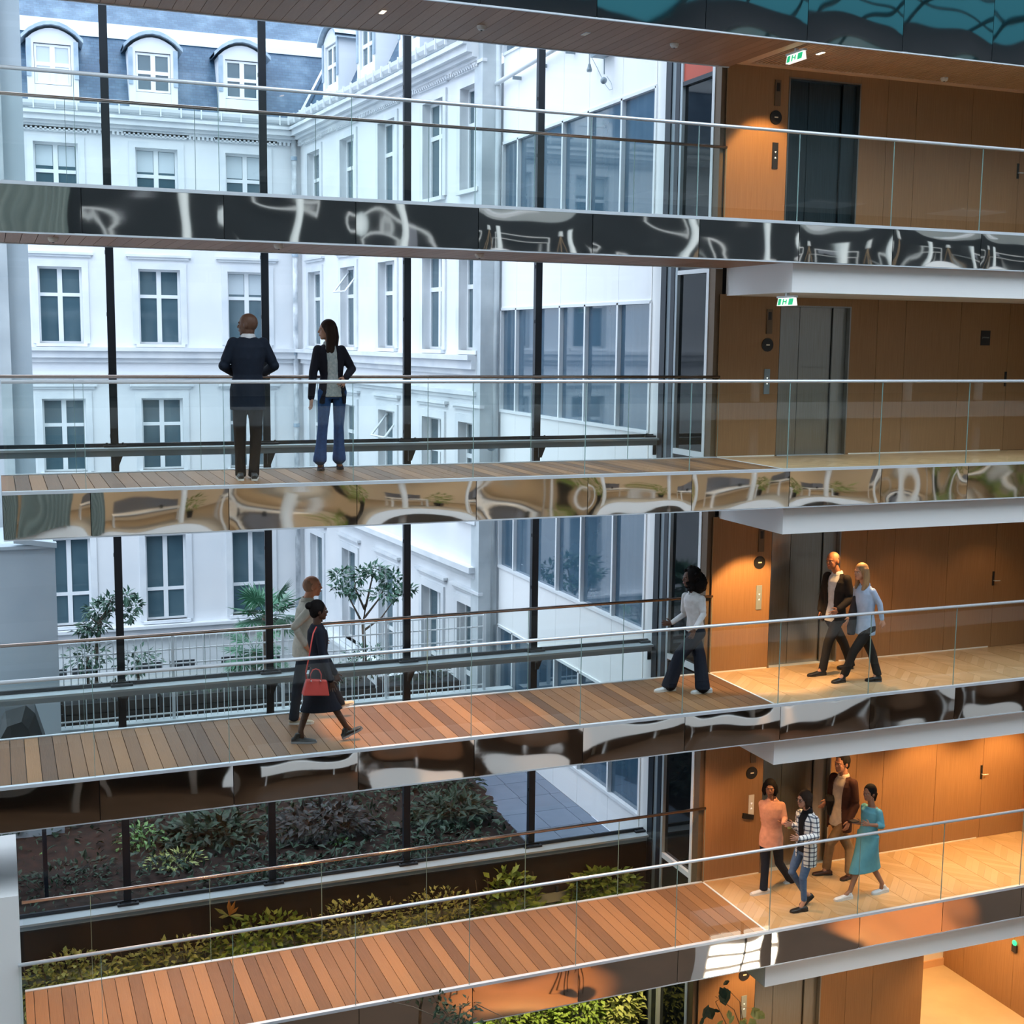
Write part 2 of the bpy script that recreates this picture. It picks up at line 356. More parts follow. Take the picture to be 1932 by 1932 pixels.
LIFT = (10.28, 11.465)
SEAM = [XB, LIFT[0], LIFT[1], 11.93, 12.43, 13.43, 14.35, XR]
nd = [0]
def landing_wall(l, xend=XR):
    z = LV[l]; ztop = {4: 8.41, 3: 6.175-.86, 2: 3.086-.86, 1: -.86, 0: -3.119-.86}[l]+.02
    w = thing('wall_back', None, None, (XB, W1, z), kind='structure')
    box('wall_core', M['black'], (XB+.012, LIFT[0], W1+.025, W1+.2, z-.1, ztop), w)
    box('wall_core', M['black'], (LIFT[1], xend, W1+.025, W1+.2, z-.1, ztop), w)
    for i in range(len(SEAM)-1):
        if i == 1: continue
        a, b = SEAM[i], min(SEAM[i+1], xend)
        if b-a < .1: continue
        box('wood_panel', M['oakwall'], (a+.003, b-.003, W1, W1+.026, z+.004, ztop), w)
    box('over_door_panel', M['oakwall'], (LIFT[0], LIFT[1], W1, W1+.2, z+2.12, max(ztop, z+2.13)), w)
    if l:
        MB().box(XB+.02, LIFT[0]-.02, W1-.008, W1, z, z+.018).box(LIFT[1]+.05, XR-.9, W1-.008, W1, z, z+.018).build('baseboard_back', M['skirt'], None, kind='structure')
    # lift
    nd[0] += 1
    d = thing(f'door_{nd[0]}', None, None, (LIFT[0], W1+.1, z), kind='structure')
    fr = MB(); f = .02; zt = z+2.12
    fr.box(LIFT[0], LIFT[0]+f, W1-.004, W1+.2, z, zt).box(LIFT[1]-f, LIFT[1], W1-.004, W1+.2, z, zt).box(LIFT[0]+f, LIFT[1]-f, W1-.004, W1+.2, zt-f, zt)
    fr.build('door_frame', M['liftsteel'], d)
    c1, c2 = 10.673, 11.215
    m = M['liftsteel'] if l != 4 else M['liftdark']
    for a, b, y in ((LIFT[0]+f, c1, .11), (c1, c2, .11), (c2, LIFT[1]-f, .075)):
        box('door_leaf', m, (a+.004, b-.004, W1+y, W1+y+.03, z+.005, zt-f), d)
    box('door_sill', M['alu'], (LIFT[0]+f, LIFT[1]-f, W1+.0, W1+.2, z-.01, z+.004), d)
    box('shaft_back', M['black'], (LIFT[0], LIFT[1], W1+.2, W1+.22, z, zt), d)
    # call panel
    c = thing('call_panel', {4: 'dark lift call plate on the bright orange panel, top storey', 3: 'faint brown lift call plate behind glass beside the dim lift',
        2: 'grey lift call plate beside the curly-haired woman', 1: 'pale lift call plate left of the woman in the peach shirt', 0: 'grey lift call plate behind the leafy plant, bottom'}[l], 'lift button', (10.09, W1, z+1.06))
    MB().box(10.045, 10.135, W1-.012, W1, z+.88, z+1.23).build('plate', M['black'] if l == 4 else M['greysteel'] if l != 1 else M['whitesoft'], c)
    for k, zz in enumerate((z+1.03, z+1.10)):
        MB().add([(10.075, W1-.016, zz-.012+.024*k), (10.105, W1-.016, zz-.012+.024*k), (10.09, W1-.016, zz+.012-.024*k+.0)], [(0, 1, 2)]).build('arrow_button', M['signwhite'], c)
    if l:
        c = thing('floor_indicator', {4: 'small dark floor display high on the orange panel, top storey', 3: 'small dark floor display under the upper white beam',
            2: 'small black floor display above the round sign, second storey up from the plants', 1: 'floor display half hidden by the white beam end, lower storey'}[l], 'display', (10.09, W1, z+1.95))
        MB().box(10.05, 10.14, W1-.02, W1, z+1.72, z+2.06).build('housing', M['oakdark'], c)
        box('screen', M['black'], (10.07, 10.12, W1-.024, W1-.02, z+1.91, z+2.02), c)
    s = thing('round_sign', {4: 'round black sign with a cream bar on the bright top-storey panel', 3: 'round black sign on the dim brown panel, under the upper white beam',
        2: 'round black sign above the lift plate, right of the curly-haired woman', 1: 'round black sign left of the white beam corner, above the woman in peach',
        0: 'round black sign cut off by the lowest mirrored band'}[l], 'sign', (10.08, W1, z+1.565))
    MB().lathe((0, 0, 0), [(.095, 0), (.095, .014)], 28)
    m_ = MB(); n = 28
    m_.add([(10.08+.092*math.cos(t*6.2832/n), W1-.014, z+1.565+.092*math.sin(t*6.2832/n)) for t in range(n)]+[(10.08+.092*math.cos(t*6.2832/n), W1, z+1.565+.092*math.sin(t*6.2832/n)) for t in range(n)],
           [tuple(range(n))]+[(i, i+n, (i+1) % n+n, (i+1) % n) for i in range(n)]); m_.build('disc', M['black'], s)
    box('bar', M['cream'], (10.055, 10.112, W1-.017, W1-.014, z+1.556, z+1.574), s)
    # service door with handle
    if l:
        h = thing('door_handle', {4: 'door handle on the top-storey wood wall at the right frame edge', 3: 'dark door handle below the square black sign', 2: 'door handle on the wood wall right of the blonde woman',
            1: 'door handle on the brightly lit wall right of the woman in the blue dress'}[l], 'handle', (14.33, W1, z+1.05))
        MB().box(14.31, 14.345, W1-.012, W1, z+.98, z+1.2).build('plate', M['black'], h)
        MB().tube([(14.327, W1-.01, z+1.06), (14.327, W1-.05, z+1.06), (14.42, W1-.055, z+1.06)], .009, 8).build('lever', M['steel'], h, smooth=True)
M['skirt'] = mat('white skirting strip', (.85,.82,.76), .5)
M['oakdark'] = mat('brown metal housing', (.15,.10,.06), .5, metal=.2)
M['liftdark'] = mat('dark lift steel', (.07,.10,.12), .3, metal=1, var=(.05,.07,.085), scale=2, stretch=(30,1,1))  # copy of the lift steel; the top-storey doors' dark reflection is in its colour
for l in (4, 3, 2, 1): landing_wall(l)
landing_wall(0, 13.40)
sg = thing('square_sign', 'square black wall sign with a faint grey script line', 'sign', (13.90, W1, 4.79))
box('plate', M['black'], (13.815, 13.985, W1-.012, W1, 4.68, 4.90), sg)
text('lettering', 'prismes', .042, (13.90, W1-.014, 4.80), (math.pi/2, 0, 0), mat('grey print', (.25, .25, .24), .6), sg)

# dropped ceiling boxes (white beams) of the landings
def ceiling_box(l):
    z = LV[l]-.0 if l < 5 else 9.27
    z1 = (LV[l]-FB) if l < 5 else 8.83; z0 = LV[l]-.86 if l < 5 else 8.41
    t = thing('ceiling', None, None, (9.4, .12, z0), kind='structure')
    x0, y0 = 9.40, .12
    if l < 5:
        MB().box(x0, XR, y0, y0+.03, z0, z1+.35).box(x0, x0+.03, y0+.03, W1+.02, z0, z1+.35).build('white_fascia', M['white'], t)
        box('ceiling_board', M['whitesoft'], (x0+.03, XR, y0+.03, W1+.02, z0+.0, z0+.02), t)
        box('floor_soffit', M['soffit'], (XB, XR, .03, W1, z1+.005, z1+.02), t)
    else:
        box('ceiling_border', M['oakborder'], (XB, 9.58, .06, W1, z0-.02, z0+.12), t)
        box('ceiling_border', M['oakborder'], (9.58, XR, W1-.10, W1, z0-.02, z0+.12), t)
        box('ceiling_void', M['black'], (9.58, XR, .06, W1-.1, z0+.08, z0+.12), t)
        x = 9.60; f = None
        while x < XR-.05:
            if f is None: f = box('slat', M['oakslat'], (x, x+.032, .06, W1-.1, z0, z0+.06), t)
            else: clone(f, (x-9.60, 0, 0))
            x += .06
M['oakborder'] = mat('pale oak border', (.78,.52,.33), .5)  # paler than the slats: the warm light on the border is in the colour
M['oakslat'] = mat('oak slat', (.62,.38,.22), .5, rnd=.4, var=(.70,.45,.27), scale=3)
for l in (5, 4, 3, 2, 1): ceiling_box(l)

# signs, detectors and lamps on soffits
def exit_sign(x, y, z, label, flip=1):
    s = thing('exit_sign', label, 'sign', (x, y, z))
    MB().box(x-.02, x+.02, y-.02, y+.02, z-.04, z).box(x-.03, x+.03, y-.2, y+.2, z-.06, z-.035).build('bracket', M['whitemetal'], s)
    MB().prism([(x-.012, z-.06), (x+.012, z-.06), (x+.03, z-.16), (x-.03, z-.16)], y-.19, y+.19).build('panel', M['signwhite'], s)
    for sx in (-1,):
        g = MB(); X = x-.027
        def q(a0, a1, b0, b1, th=.004): g.add([(x-.013-.018*(1-b0)-.002, y-.17+.34*a0, z-.16+.1*b0), (x-.013-.018*(1-b0)-.002, y-.17+.34*a1, z-.16+.1*b0), (x-.013-.018*(1-b1)-.002, y-.17+.34*a1, z-.16+.1*b1), (x-.013-.018*(1-b1)-.002, y-.17+.34*a0, z-.16+.1*b1)], [(0, 1, 2, 3)])
        q(0, .3, .1, .9); q(.42, .5, .2, .8); q(.5, .62, .45, .6); q(.62, .7, .1, .9); q(.8, 1, .1, .9)
        g.build('pictogram', M['green'], s)
exit_sign(9.66, .62, 8.40, 'green and white exit sign under the slatted top ceiling')
exit_sign(9.52, .40, LV[4]-.86, 'green and white exit sign under the upper white beam')
def detector(x, y, z, label):
    s = thing('smoke_detector', label, 'detector', (x, y, z))
    MB().lathe((x, y, z), [(.055, 0), (.055, -.02), (.04, -.045), (.012, -.05)], 18).build('housing', M['whitesoft'], s, smooth=False)
    MB().lathe((x, y, z), [(.012, -.049), (.010, -.058)], 10).build('lens', M['black'], s)
detector(5.49, .91, 8.34, 'round beige detector on the top soffit above the corner of the white facade')
detector(7.99, .78, 8.34, 'round cream detector on the top soffit toward the right end')
detector(.63, .62, 5.685, 'brown round detector under the upper bridge at far left')
detector(2.95, .37, 5.685, 'round detector under the upper bridge, above the standing couple')
detector(5.40, .67, 5.685, 'beige cylindrical detector under the upper bridge, mid picture')
detector(12.6, 1.35, 8.41, 'dark little detector on the slatted ceiling over the wood wall')
for i, (x, y, z, lb) in enumerate(((4.24, .745, 8.34, 'lit rectangular downlight in the top plank soffit'), (6.77, .759, 8.34, 'unlit slot downlight in the top plank soffit'), (10.1, .73, 8.405, 'lit downlight strip in the slatted ceiling'))):
    s = thing('downlight', lb, 'lamp', (x, y, z)); MB().box(x-.03, x+.03, y-.08, y+.08, z-.006, z+.002).build('bezel', M['whitemetal'], s)
    box('lens', M['emitwarm'] if i != 1 else M['cream'], (x-.022, x+.022, y-.07, y+.07, z-.009, z-.005), s)

# ------------------------------------------------------------------ return wall of dark glazing (x = 9.25)
XW = 9.25
t = thing('window_1', None, None, (XW, 1.74, LV[0]), kind='structure')
MB().box(XW, XW+.12, 3.30, 3.60, -6.2, 13).build('white_mullion', M['whitemetal'], t)
MB().box(XW-.02, XW+.12, 3.14, 3.30, -6.2, 13).build('dark_mullion', M['darksteel'], t)
MB().box(XW, XW+.12, 3.0, 3.14, -6.2, 13).build('grey_post', M['greysteel'], t)
MB().box(XW-.02, XW+.12, 2.88, 3.0, -6.2, 13).build('dark_post', M['darksteel'], t)
MB().box(XW-.02, XW+.08, 2.80, 2.86, -6.2, 13).build('pale_post', M['ledge'], t)
MB().box(XW-.02, XW+.10, 1.90, 1.97, -6.2, 13).build('pale_post', M['whitemetal'], t)
MB().box(XW-.01, XW+.10, 1.74, 1.90, -6.2, 13).build('brown_post', M['oakdark'], t)
for l in (4, 3, 2, 1, 0):
    z = LV[l]; zt = {4: 8.33}.get(l, z+2.61)
    box('glass_leaf', M['darkglass'], (XW+.03, XW+.05, 1.97, 2.80, z+.05, zt-.06), t)
    MB().box(XW-.02, XW+.06, 1.97, 2.80, zt-.06, zt).box(XW-.02, XW+.06, 1.97, 2.80, z-.03, z+.05).build('transom', M['whitemetal'] if l != 4 else M['darksteel'], t)
    box('over_panel', M['black'] if l != 4 else M['red'], (XW, XW+.06, 1.97, 2.80, zt, z+3.05), t)
box('shaft_infill', M['black'], (XW+.13, XB+2, 2.3, 3.5, -6.2, 13), t)

# ------------------------------------------------------------------ glazed facade (y = 3.49)
YG = 3.486
MX = [-.557, 1.418, 3.393, 5.368, 7.343, 9.215]
g = thing('window_2', None, None, (-1, YG, LV[0]), kind='structure')
for i, x in enumerate(MX[1:-1] + [MX[0]]):
    p = MB().box(x-.032, x+.032, YG-.02, YG+.10, -6.2, 13.5).box(x-.05, x+.05, YG-.03, YG-.018, -6.2, 13.5).build('mullion', M['darksteel'], g)
    b = MB()
    z = -6
    while z < 13: b.lathe((x-.036, YG+.02, z), [(.016, 0), (.016, .05)], 8); z += .78
    b.build('bolt', M['darksteel'], p)
for k, l in enumerate((4, 3, 2, 1)):
    zb = LV[l]+.142+{1: .081, 3: .078}.get(l, 0)
    if l == 4: zb = LV[4]+.10
    r = box('ledge_beam', M['ledge'], (-1.5, 9.24, YG-.26, YG+.02, zb-.09, zb-.06), g)
    box('ledge_beam', M['darksteel'], (-1.5, 9.24, YG-.05, YG-.015, zb-.06, zb-.012), g)
    box('ledge_web', M['greysteel'], (-1.5, 9.24, YG-.20, YG-.16, zb-.17, zb-.09), g)
    for x in MX[1:]:
        q = MB().box(x-.14, x+.14, YG-.12, YG+.0, zb-.058, zb-.03)
        for sx in (-.10, .10): q.lathe((x+sx, YG-.07, zb-.03), [(.014, 0), (.014, .03)], 8)
        q.build('base_plate', M['darksteel'], g)
        MB().prism([(x-.02, zb-.17), (x+.09, zb-.17), (x+.03, zb-.32), (x-.02, zb-.32)], YG-.14, YG-.12).build('bracket', M['darksteel'], g)
lv = [LV[l]+.15 for l in (1, 2, 3, 4)]+[9.3, 13]
for i in range(len(lv)-1):
    for j in range(len(MX)-1):
        box('glass_pane', M['facadeglass'], (MX[j]+.034, MX[j+1]-.034, YG+.03, YG+.045, lv[i]+.02, lv[i+1]-.02), g)
# ------------------------------------------------------------------ old courtyard building
YB = 22.3
def facade_wall(name, P, s0, s1, z0, z1, holes, m, parent, depth=.26):
    """wall with recessed openings; holes = (s0, s1, z0, z1)"""
    ss = sorted({s0, s1, *[h[0] for h in holes], *[h[1] for h in holes]}); zz = sorted({z0, z1, *[h[2] for h in holes], *[h[3] for h in holes]})
    ss = [s for s in ss if s0 <= s <= s1]; zz = [z for z in zz if z0 <= z <= z1]
    b = MB()
    for i in range(len(ss)-1):
        for j in range(len(zz)-1):
            cs, cz = (ss[i]+ss[i+1])/2, (zz[j]+zz[j+1])/2
            if any(h[0] < cs < h[1] and h[2] < cz < h[3] for h in holes): continue
            b.quad(P(ss[i], zz[j], 0), P(ss[i+1], zz[j], 0), P(ss[i+1], zz[j+1], 0), P(ss[i], zz[j+1], 0))
    for h in holes:
        a, c, d, e = h
        for p, q in (((a, d), (a, e)), ((c, e), (c, d)), ((a, e), (c, e)), ((c, d), (a, d))):
            b.quad(P(p[0], p[1], 0), P(p[0], p[1], -depth), P(q[0], q[1], -depth), P(q[0], q[1], 0))
    b.quad(P(s0, z0, -.5), P(s1, z0, -.5), P(s1, z1, -.5), P(s0, z1, -.5))
    return b.build(name, m, parent)
def sash(P, a, c, d, e, parent, tr=.66, d0=-.2, blind=0, panes=True, open_=0):
    """two-leaf window with a transom: frame + four panes"""
    f = .055; mid = (a+c)/2; zt = d+(e-d)*tr; b = MB()
    for r in ((a, c, e-f, e), (a, c, d, d+f), (a, a+f, d+f, e-f), (c-f, c, d+f, e-f), (mid-.06, mid+.06, d+f, e-f), (a+f, mid-.06, zt-.045, zt+.045), (mid+.06, c-f, zt-.045, zt+.045)):
        b.pbox(P, *r, d0, d0+.06)
    fr = b.build('window_frame', M['whitemetal'], parent)
    for (x0, x1) in ((a+f, mid-.06), (mid+.06, c-f)):
        for (y0, y1, top) in ((d+f, zt-.045, 0), (zt+.045, e-f, 1)):
            MB().pbox(P, x0, x1, y0, y1, d0+.01, d0+.025).build('pane', M['pane'], fr)
            if top and blind: MB().pbox(P, x0+.01, x1-.01, y0+(y1-y0)*(1-blind), y1-.01, d0+.026, d0+.032).build('blind', M['blind'], fr)
    if open_:
        MB().tube([P(a+.1, e-.1, d0+.05), P(a+.1, zt+.1, d0+.45)], .025, 6).tube([P(c-.1, e-.1, d0+.05), P(c-.1, zt+.1, d0+.45)], .025, 6).tube([P(a+.1, zt+.1, d0+.45), P(c-.1, zt+.1, d0+.45)], .025, 6).build('tilted_sash', M['whitemetal'], fr)
    return fr
def surround(P, a, c, d, e, parent, sill=True):
    b = MB(); w = .16; t = .045
    for r in ((a-w, a, d, e+w), (c, c+w, d, e+w), (a, c, e, e+w)): b.pbox(P, *r, 0, t)
    b.pbox(P, a-w-.14, c+w+.14, e+w+.16, e+w+.22, 0, .10); b.pbox(P, a-w-.08, c+w+.08, e+w+.10, e+w+.16, 0, .06)
    if sill: b.pbox(P, a-.09, c+.09, d-.08, d, -.2, .10)
    b.build('window_surround', M['plaster2'], parent)
def ledges(P, s0, s1, zs, parent, name='string_course'):
    b = MB()
    for z0, z1, dp in zs: b.pbox(P, s0, s1, z0, z1, 0, dp)
    return b.build(name, M['plaster2'], parent)
ROWS = [(-3.10, -.72, .36), (1.08, 3.02, .60), (4.47, 6.45, .64), (7.62, 9.60, .60)]
LEDG = [(-3.55, -3.28, .16), (-3.28, -3.2, .26), (.02, .14, .20), (-.10, .02, .08), (4.28, 4.38, .26), (4.10, 4.28, .18), (3.98, 4.10, .08), (3.58, 3.66, .12), (3.50, 3.58, .06)]
def corniced(P, s0, s1, b):
    ledges(P, s0, s1, [(9.96, 10.04, .10), (10.04, 10.12, .20), (10.12, 10.26, .32), (10.26, 10.34, .40)], b, 'cornice')
    d = MB(); s = s0
    while s < s1: d.pbox(P, s, s+.06, 9.88, 9.96, 0, .10); s += .115
    d.build('dentils', M['plaster2'], b, kind='stuff')
    g = MB(); n = int((s1-s0)/.12)
    for k in range(6):
        a0, a1 = math.pi*k/6, math.pi*(k+1)/6
        g.quad(P(s0, 10.56-.16*math.sin(a0), .34+.13*math.cos(a0)), P(s1, 10.56-.16*math.sin(a0), .34+.13*math.cos(a0)), P(s1, 10.56-.16*math.sin(a1), .34+.13*math.cos(a1)), P(s0, 10.56-.16*math.sin(a1), .34+.13*math.cos(a1)))
    g.pbox(P, s0, s1, 10.34, 10.40, 0, .30)
    s = s0
    while s < s1: g.pbox(P, s, s+.03, 10.36, 10.60, .44, .485); s += .52
    g.build('gutter', M['guttermat'], b)
def slated(P, s0, s1, b, wide=True):
    m = MB(); uv = []
    def sq(pts, ww, hh, off):
        m.add(pts, [(0, 1, 2, 3)]); uv.extend([(0, off), (ww, off), (ww, off+hh), (0, off+hh)])
    L = s1-s0
    sq([P(s0, 10.40, .02), P(s1, 10.40, .02), P(s1, 12.50, -.85), P(s0, 12.50, -.85)], L, 2.3, 0)
    sq([P(s0, 12.86, -1.0), P(s1, 12.86, -1.0), P(s1, 16.5, -4.2), P(s0, 16.5, -4.2)], L, 4.8, 7)
    o = m.build('slate_roof', M['slate'], b); ul = o.data.uv_layers.new(name='uv')
    for i, l in enumerate(ul.data): l.uv = uv[i]
    MB().pbox(P, s0, s1, 12.48, 12.62, -1.1, -.80).pbox(P, s0, s1, 12.62, 12.80, -1.2, -.90).pbox(P, s0, s1, 12.80, 12.88, -1.3, -.94).build('roof_flashing', M['guttermat'], b)
def dormer(P, sc, b, blinded=False):
    w = .62; m = MB(); z0, zs, za = 10.42, 12.12, 12.42
    # cheeks and front
    m.pbox(P, sc-w, sc-w+.17, z0, zs, -.95, .04).pbox(P, sc+w-.17, sc+w, z0, zs, -.95, .04).pbox(P, sc-w+.17, sc+w-.17, z0, 11.02, -.95, .02).pbox(P, sc-w+.17, sc+w-.17, 12.04, zs, -.95, .03)
    N = 8; pts = [(sc-w+2*w*i/N, zs+(za-zs)*math.sin(math.pi*i/N)**.8) for i in range(N+1)]
    vs = [P(s, z, .03) for s, z in pts]+[P(sc+w, zs, .03), P(sc-w, zs, .03)]
    m.add(vs, [tuple(range(len(vs)))]); m.build('dormer_body', M['plaster'], b)
    r = MB(); W_ = w+.13
    P0 = [(sc-W_+2*W_*i/N, zs-.03+(za-zs+.10)*math.sin(math.pi*i/N)**.8) for i in range(N+1)]
    for i in range(N):
        (a, c), (d, e) = P0[i], P0[i+1]
        r.add([P(a, c, .16), P(d, e, .16), P(d, e, -1.4), P(a, c, -1.4), P(a, c+.09, .16), P(d, e+.09, .16), P(d, e+.09, -1.4), P(a, c+.09, -1.4)], [(0, 1, 2, 3), (7, 6, 5, 4), (0, 4, 5, 1), (3, 2, 6, 7)])
    r.pbox(P, sc-w-.01, sc-w+.10, 11.2, zs, .03, .07).pbox(P, sc+w-.10, sc+w+.01, 11.2, zs, .03, .07)
    r.build('dormer_roof', M['zinc'], b)
    sash(P, sc-.44, sc+.44, 11.04, 12.02, b, tr=.5, d0=-.08, blind=.97 if blinded else 0)
    if blinded:
        MB().pbox(P, sc-.38, sc+.38, 11.1, 11.97, -.055, -.05).build('shutter', M['whitemetal'], b)
M['guttermat'] = mat('painted gutter', (.74,.78,.80), .55)
PB = lambda s, z, d: (s, YB-d, z)
b1 = thing('old_building', 'white stone courtyard building with slate mansard roof, facing the bridges', 'building', (4, YB, -4.8))
CEN = [1.69, 4.21, 6.56]
holes = []
for c in CEN:
    for z0, z1, t in ROWS: holes.append((c-.545, c+.545, z0, z1))
base = [(c-.6, c+.6, -4.55, -4.25) for c in (1.2, 2.2, 3.9, 5.6, 6.9)]
facade_wall('wall', PB, -3, 8.08, -5, 10.0, holes, M['plaster'], b1)
for j, c in enumerate(CEN):
    for i, (z0, z1, t) in enumerate(ROWS):
        tt = .36 if i == 0 else .64
        if i == 0: z1_, tt = z1, .36
        sash(PB, c-.545, c+.545, z0, z1, b1, tr=tt, blind={(3, 0): .85, (3, 1): .9, (3, 2): .95, (2, 2): .9}.get((i, j), 0))
        surround(PB, c-.545, c+.545, z0, z1, b1)
ledges(PB, -3, 8.0, LEDG, b1); corniced(PB, -3, 8.0, b1); slated(PB, -3, 12, b1)
for j, c in enumerate((1.69, 4.18, 6.50)): dormer(PB, c, b1, j == 0)
vb = MB()
for c in (1.2, 2.0, 3.7, 4.6, 6.0, 7.0): vb.pbox(PB, c-.33, c+.33, -4.5, -4.28, -.02, .01)
vb.build('basement_vent', M['darkin'], b1)
ch = MB().box(8.0, 8.55, 24.6, 25.3, 12.9, 16.2); ch.build('chimney', M['brick'], b1)
MB().box(7.75, 8.05, 24.5, 25.3, 12.9, 16.2).box(8.0, 8.6, 24.5, 24.62, 12.7, 13.4).build('chimney_flashing', M['guttermat'], b1)
# peeling downpipe in the corner
pp = thing('downpipe', 'peeling white downpipe in the courtyard corner', 'pipe', (7.86, YB-.12, -4.8))
MB().tube([(7.86, YB-.12, -4.8), (7.86, YB-.12, 10.2)], .07, 10).build('pipe', mat('peeling paint', (.80,.83,.85), .8, var=(.30,.34,.38), scale=5, stretch=(1,1,.6)), pp, smooth=True)
q = MB()
for z in (-3, -.5, 2.2, 4.2, 6.9, 9.5): q.lathe((7.86, YB-.12, z), [(.09, 0), (.09, .1)], 10)
q.build('collar', M['zinc'], pp)

A0, DW, NW = Vector((8.05, 22.3, 0)), Vector((.07066, -.9975, 0)), Vector((-.9975, -.07066, 0))
PW = lambda s, z, d: tuple(A0+DW*s+NW*d+Vector((0, 0, z)))
b2 = thing('old_wing', 'white stone side wing with tall windows and gutter, running toward the bridges', 'building', (8.5, 16, -4.8))
CW = [1.35, 4.15, 6.95, 9.75, 11.75]; holes = []
for c in CW:
    for z0, z1, t in ROWS: holes.append((c-.55, min(c+.55, 12.1), z0, z1))
facade_wall('wall', PW, 0, 12.15, -5, 10.0, holes, M['plaster'], b2, depth=.22)
for j, c in enumerate(CW):
    for i, (z0, z1, t) in enumerate(ROWS):
        sash(PW, c-.55, min(c+.55, 12.1), z0, z1, b2, tr=.36 if i == 0 else .64, d0=-.20, open_=(i, j) in ((1, 2), (2, 1)))
        surround(PW, c-.55, min(c+.55, 12.1), z0, z1, b2)
ledges(PW, 0, 12.15, LEDG, b2); corniced(PW, 0, 12.15, b2)
m = MB(); uv = []
o = m.add([PW(0, 10.4, .02), PW(12.15, 10.4, .02), PW(12.15, 12.9, -1.2), PW(0, 12.9, -1.2)], [(0, 1, 2, 3)]).build('slate_roof', M['slate'], b2)
ul = o.data.uv_layers.new(name='uv')
for l_, u in zip(ul.data, [(0, 0), (12.15, 0), (12.15, 2.8), (0, 2.8)]): l_.uv = u
MB().pbox(PW, 0, 12.15, 12.85, 13.1, -1.4, -1.1).build('roof_flashing', M['guttermat'], b2)
for c in (2.9, 5.6, 8.4, 11.0): dormer(PW, c, b2)
MB().add([PW(-.1, 10.4, .2), PW(.25, 10.4, .2), PW(.1, 12.6, -1.0), PW(-.2, 12.6, -1.0)], [(0, 1, 2, 3)]).build('valley_flashing', M['guttermat'], b2)
# weathered pier between the wings
b3 = thing('stone_pier', 'stained pale pier between the old wing and the glazed wing', 'pillar', (9.05, 10.1, -3.4))
MB().box(8.84, 9.12, 9.95, 10.4, -4.8, 14).build('pier', M['concrete'], b3)
MB().tube([(9.16, 9.93, -3.4), (9.16, 9.93, 14)], .055, 10).build('downpipe', M['concrete'], b3, smooth=True)
gl = thing('globe_lamp', 'small grey globe lamp on the stained pier', 'lamp', (9.0, 9.8, 2.64)); MB().ball((9.0, 9.72, 2.62), .10, 14, 10).build('globe', M['greysteel'], gl, smooth=True)
MB().tube([(9.0, 9.95, 2.72), (9.0, 9.74, 2.76)], .02, 6).build('arm', M['greysteel'], gl)

# glazed wing on the right, plane x = 9.25
wg = thing('glazed_wing', 'modern white wing with ribbon windows, right of the old wing', 'building', (XW, 6.7, -3.4))
bands = [(-2.79, -1.0), (.20, 2.18), (3.30, 5.28), (6.40, 8.42), (10.05, 12.0)]
YM = [9.89, 9.10, 8.05, 7.03, 5.98, 4.75, 3.62]
zc = -3.4
for z0, z1 in bands:
    for k in range(len(YM)-1): box('white_panel', M['wingwhite'] if 'wingwhite' in M else M['white'], (XW, XW+.05, YM[k+1]+.004, YM[k]-.004, zc, z0-.004), wg)
    zc = z1
for k in range(len(YM)-1): box('white_panel', M['white'], (XW, XW+.05, YM[k+1]+.004, YM[k]-.004, 12.0, 14), wg)
for bi, (z0, z1) in enumerate(bands):
    MB().box(XW-.02, XW+.05, 3.62, 9.9, z1-.03, z1+.02).box(XW-.03, XW+.05, 3.62, 9.9, z0-.02, z0+.03).build('window_rail', M['whitemetal'], wg)
    for k in range(len(YM)-1):
        g_ = box('glass_pane', M['wingglass'], (XW+.05, XW+.06, YM[k+1], YM[k], z0, z1), wg)
    for y in YM: box('window_mullion', M['whitemetal'], (XW-.02, XW+.05, y-.028, y+.028, z0, z1), wg)
box('wall_core', M['white'], (XW+.06, XW+1.5, 3.7, 9.95, -3.4, 14), wg)
# roof gutter line and hanging fixtures on the glazed wing
gp = thing('eaves_gutter', 'white sloping gutter pipe high on the glazed wing', 'gutter', (9.1, 9, 9.5)); MB().tube([(9.12, 10.8, 9.50), (9.12, 6.0, 9.66)], .045, 8).build('pipe', M['guttermat'], gp, smooth=True)
q = MB()
for y in (10.2, 9.0, 7.8, 6.6): q.box(9.08, 9.25, y-.015, y+.015, 9.44, 9.50)
q.build('bracket', M['greysteel'], gp)
hl = thing('hanging_lamps', 'cluster of small grey lamps and cables hanging under the top bridge', 'lamp', (9.1, 5.3, 9.3))
a = at(1112, 84, X=9.1); c = at(1112, 128, X=9.1); MB().tube([a, c], .008, 6).build('cable', M['greysteel'], hl)
MB().lathe(c, [(.02, .06), (.035, 0), (.045, -.03), (.04, -.06)], 12).build('lamp_head', M['greysteel'], hl)
MB().box(9.02, 9.265, at(1125, 100, X=9.1).y-.35, at(1125, 100, X=9.1).y+.05, at(1130, 106, X=9.1).z, at(1130, 100, X=9.1).z).build('junction_box', M['greysteel'], hl)
a = at(1140, 108, X=9.1); c = at(1139, 152, X=9.1)
MB().tube([a, at(1140, 140, X=9.1)], .01, 6).build('cable', M['greysteel'], hl); MB().ball(c, (.05, .06, .055), 12, 8).build('lamp_head', M['greysteel'], hl, smooth=True)
MB().tube([at(1112, 100, X=9.1), at(1125, 125, X=9.1), at(1135, 146, X=9.1)], .006, 5).tube([at(1141, 158, X=9.1), at(1150, 170, X=9.1), at(1156, 168, X=9.1), at(1153, 156, X=9.1), at(1145, 144, X=9.1)], .005, 5).build('loose_cable', M['greysteel'], hl)

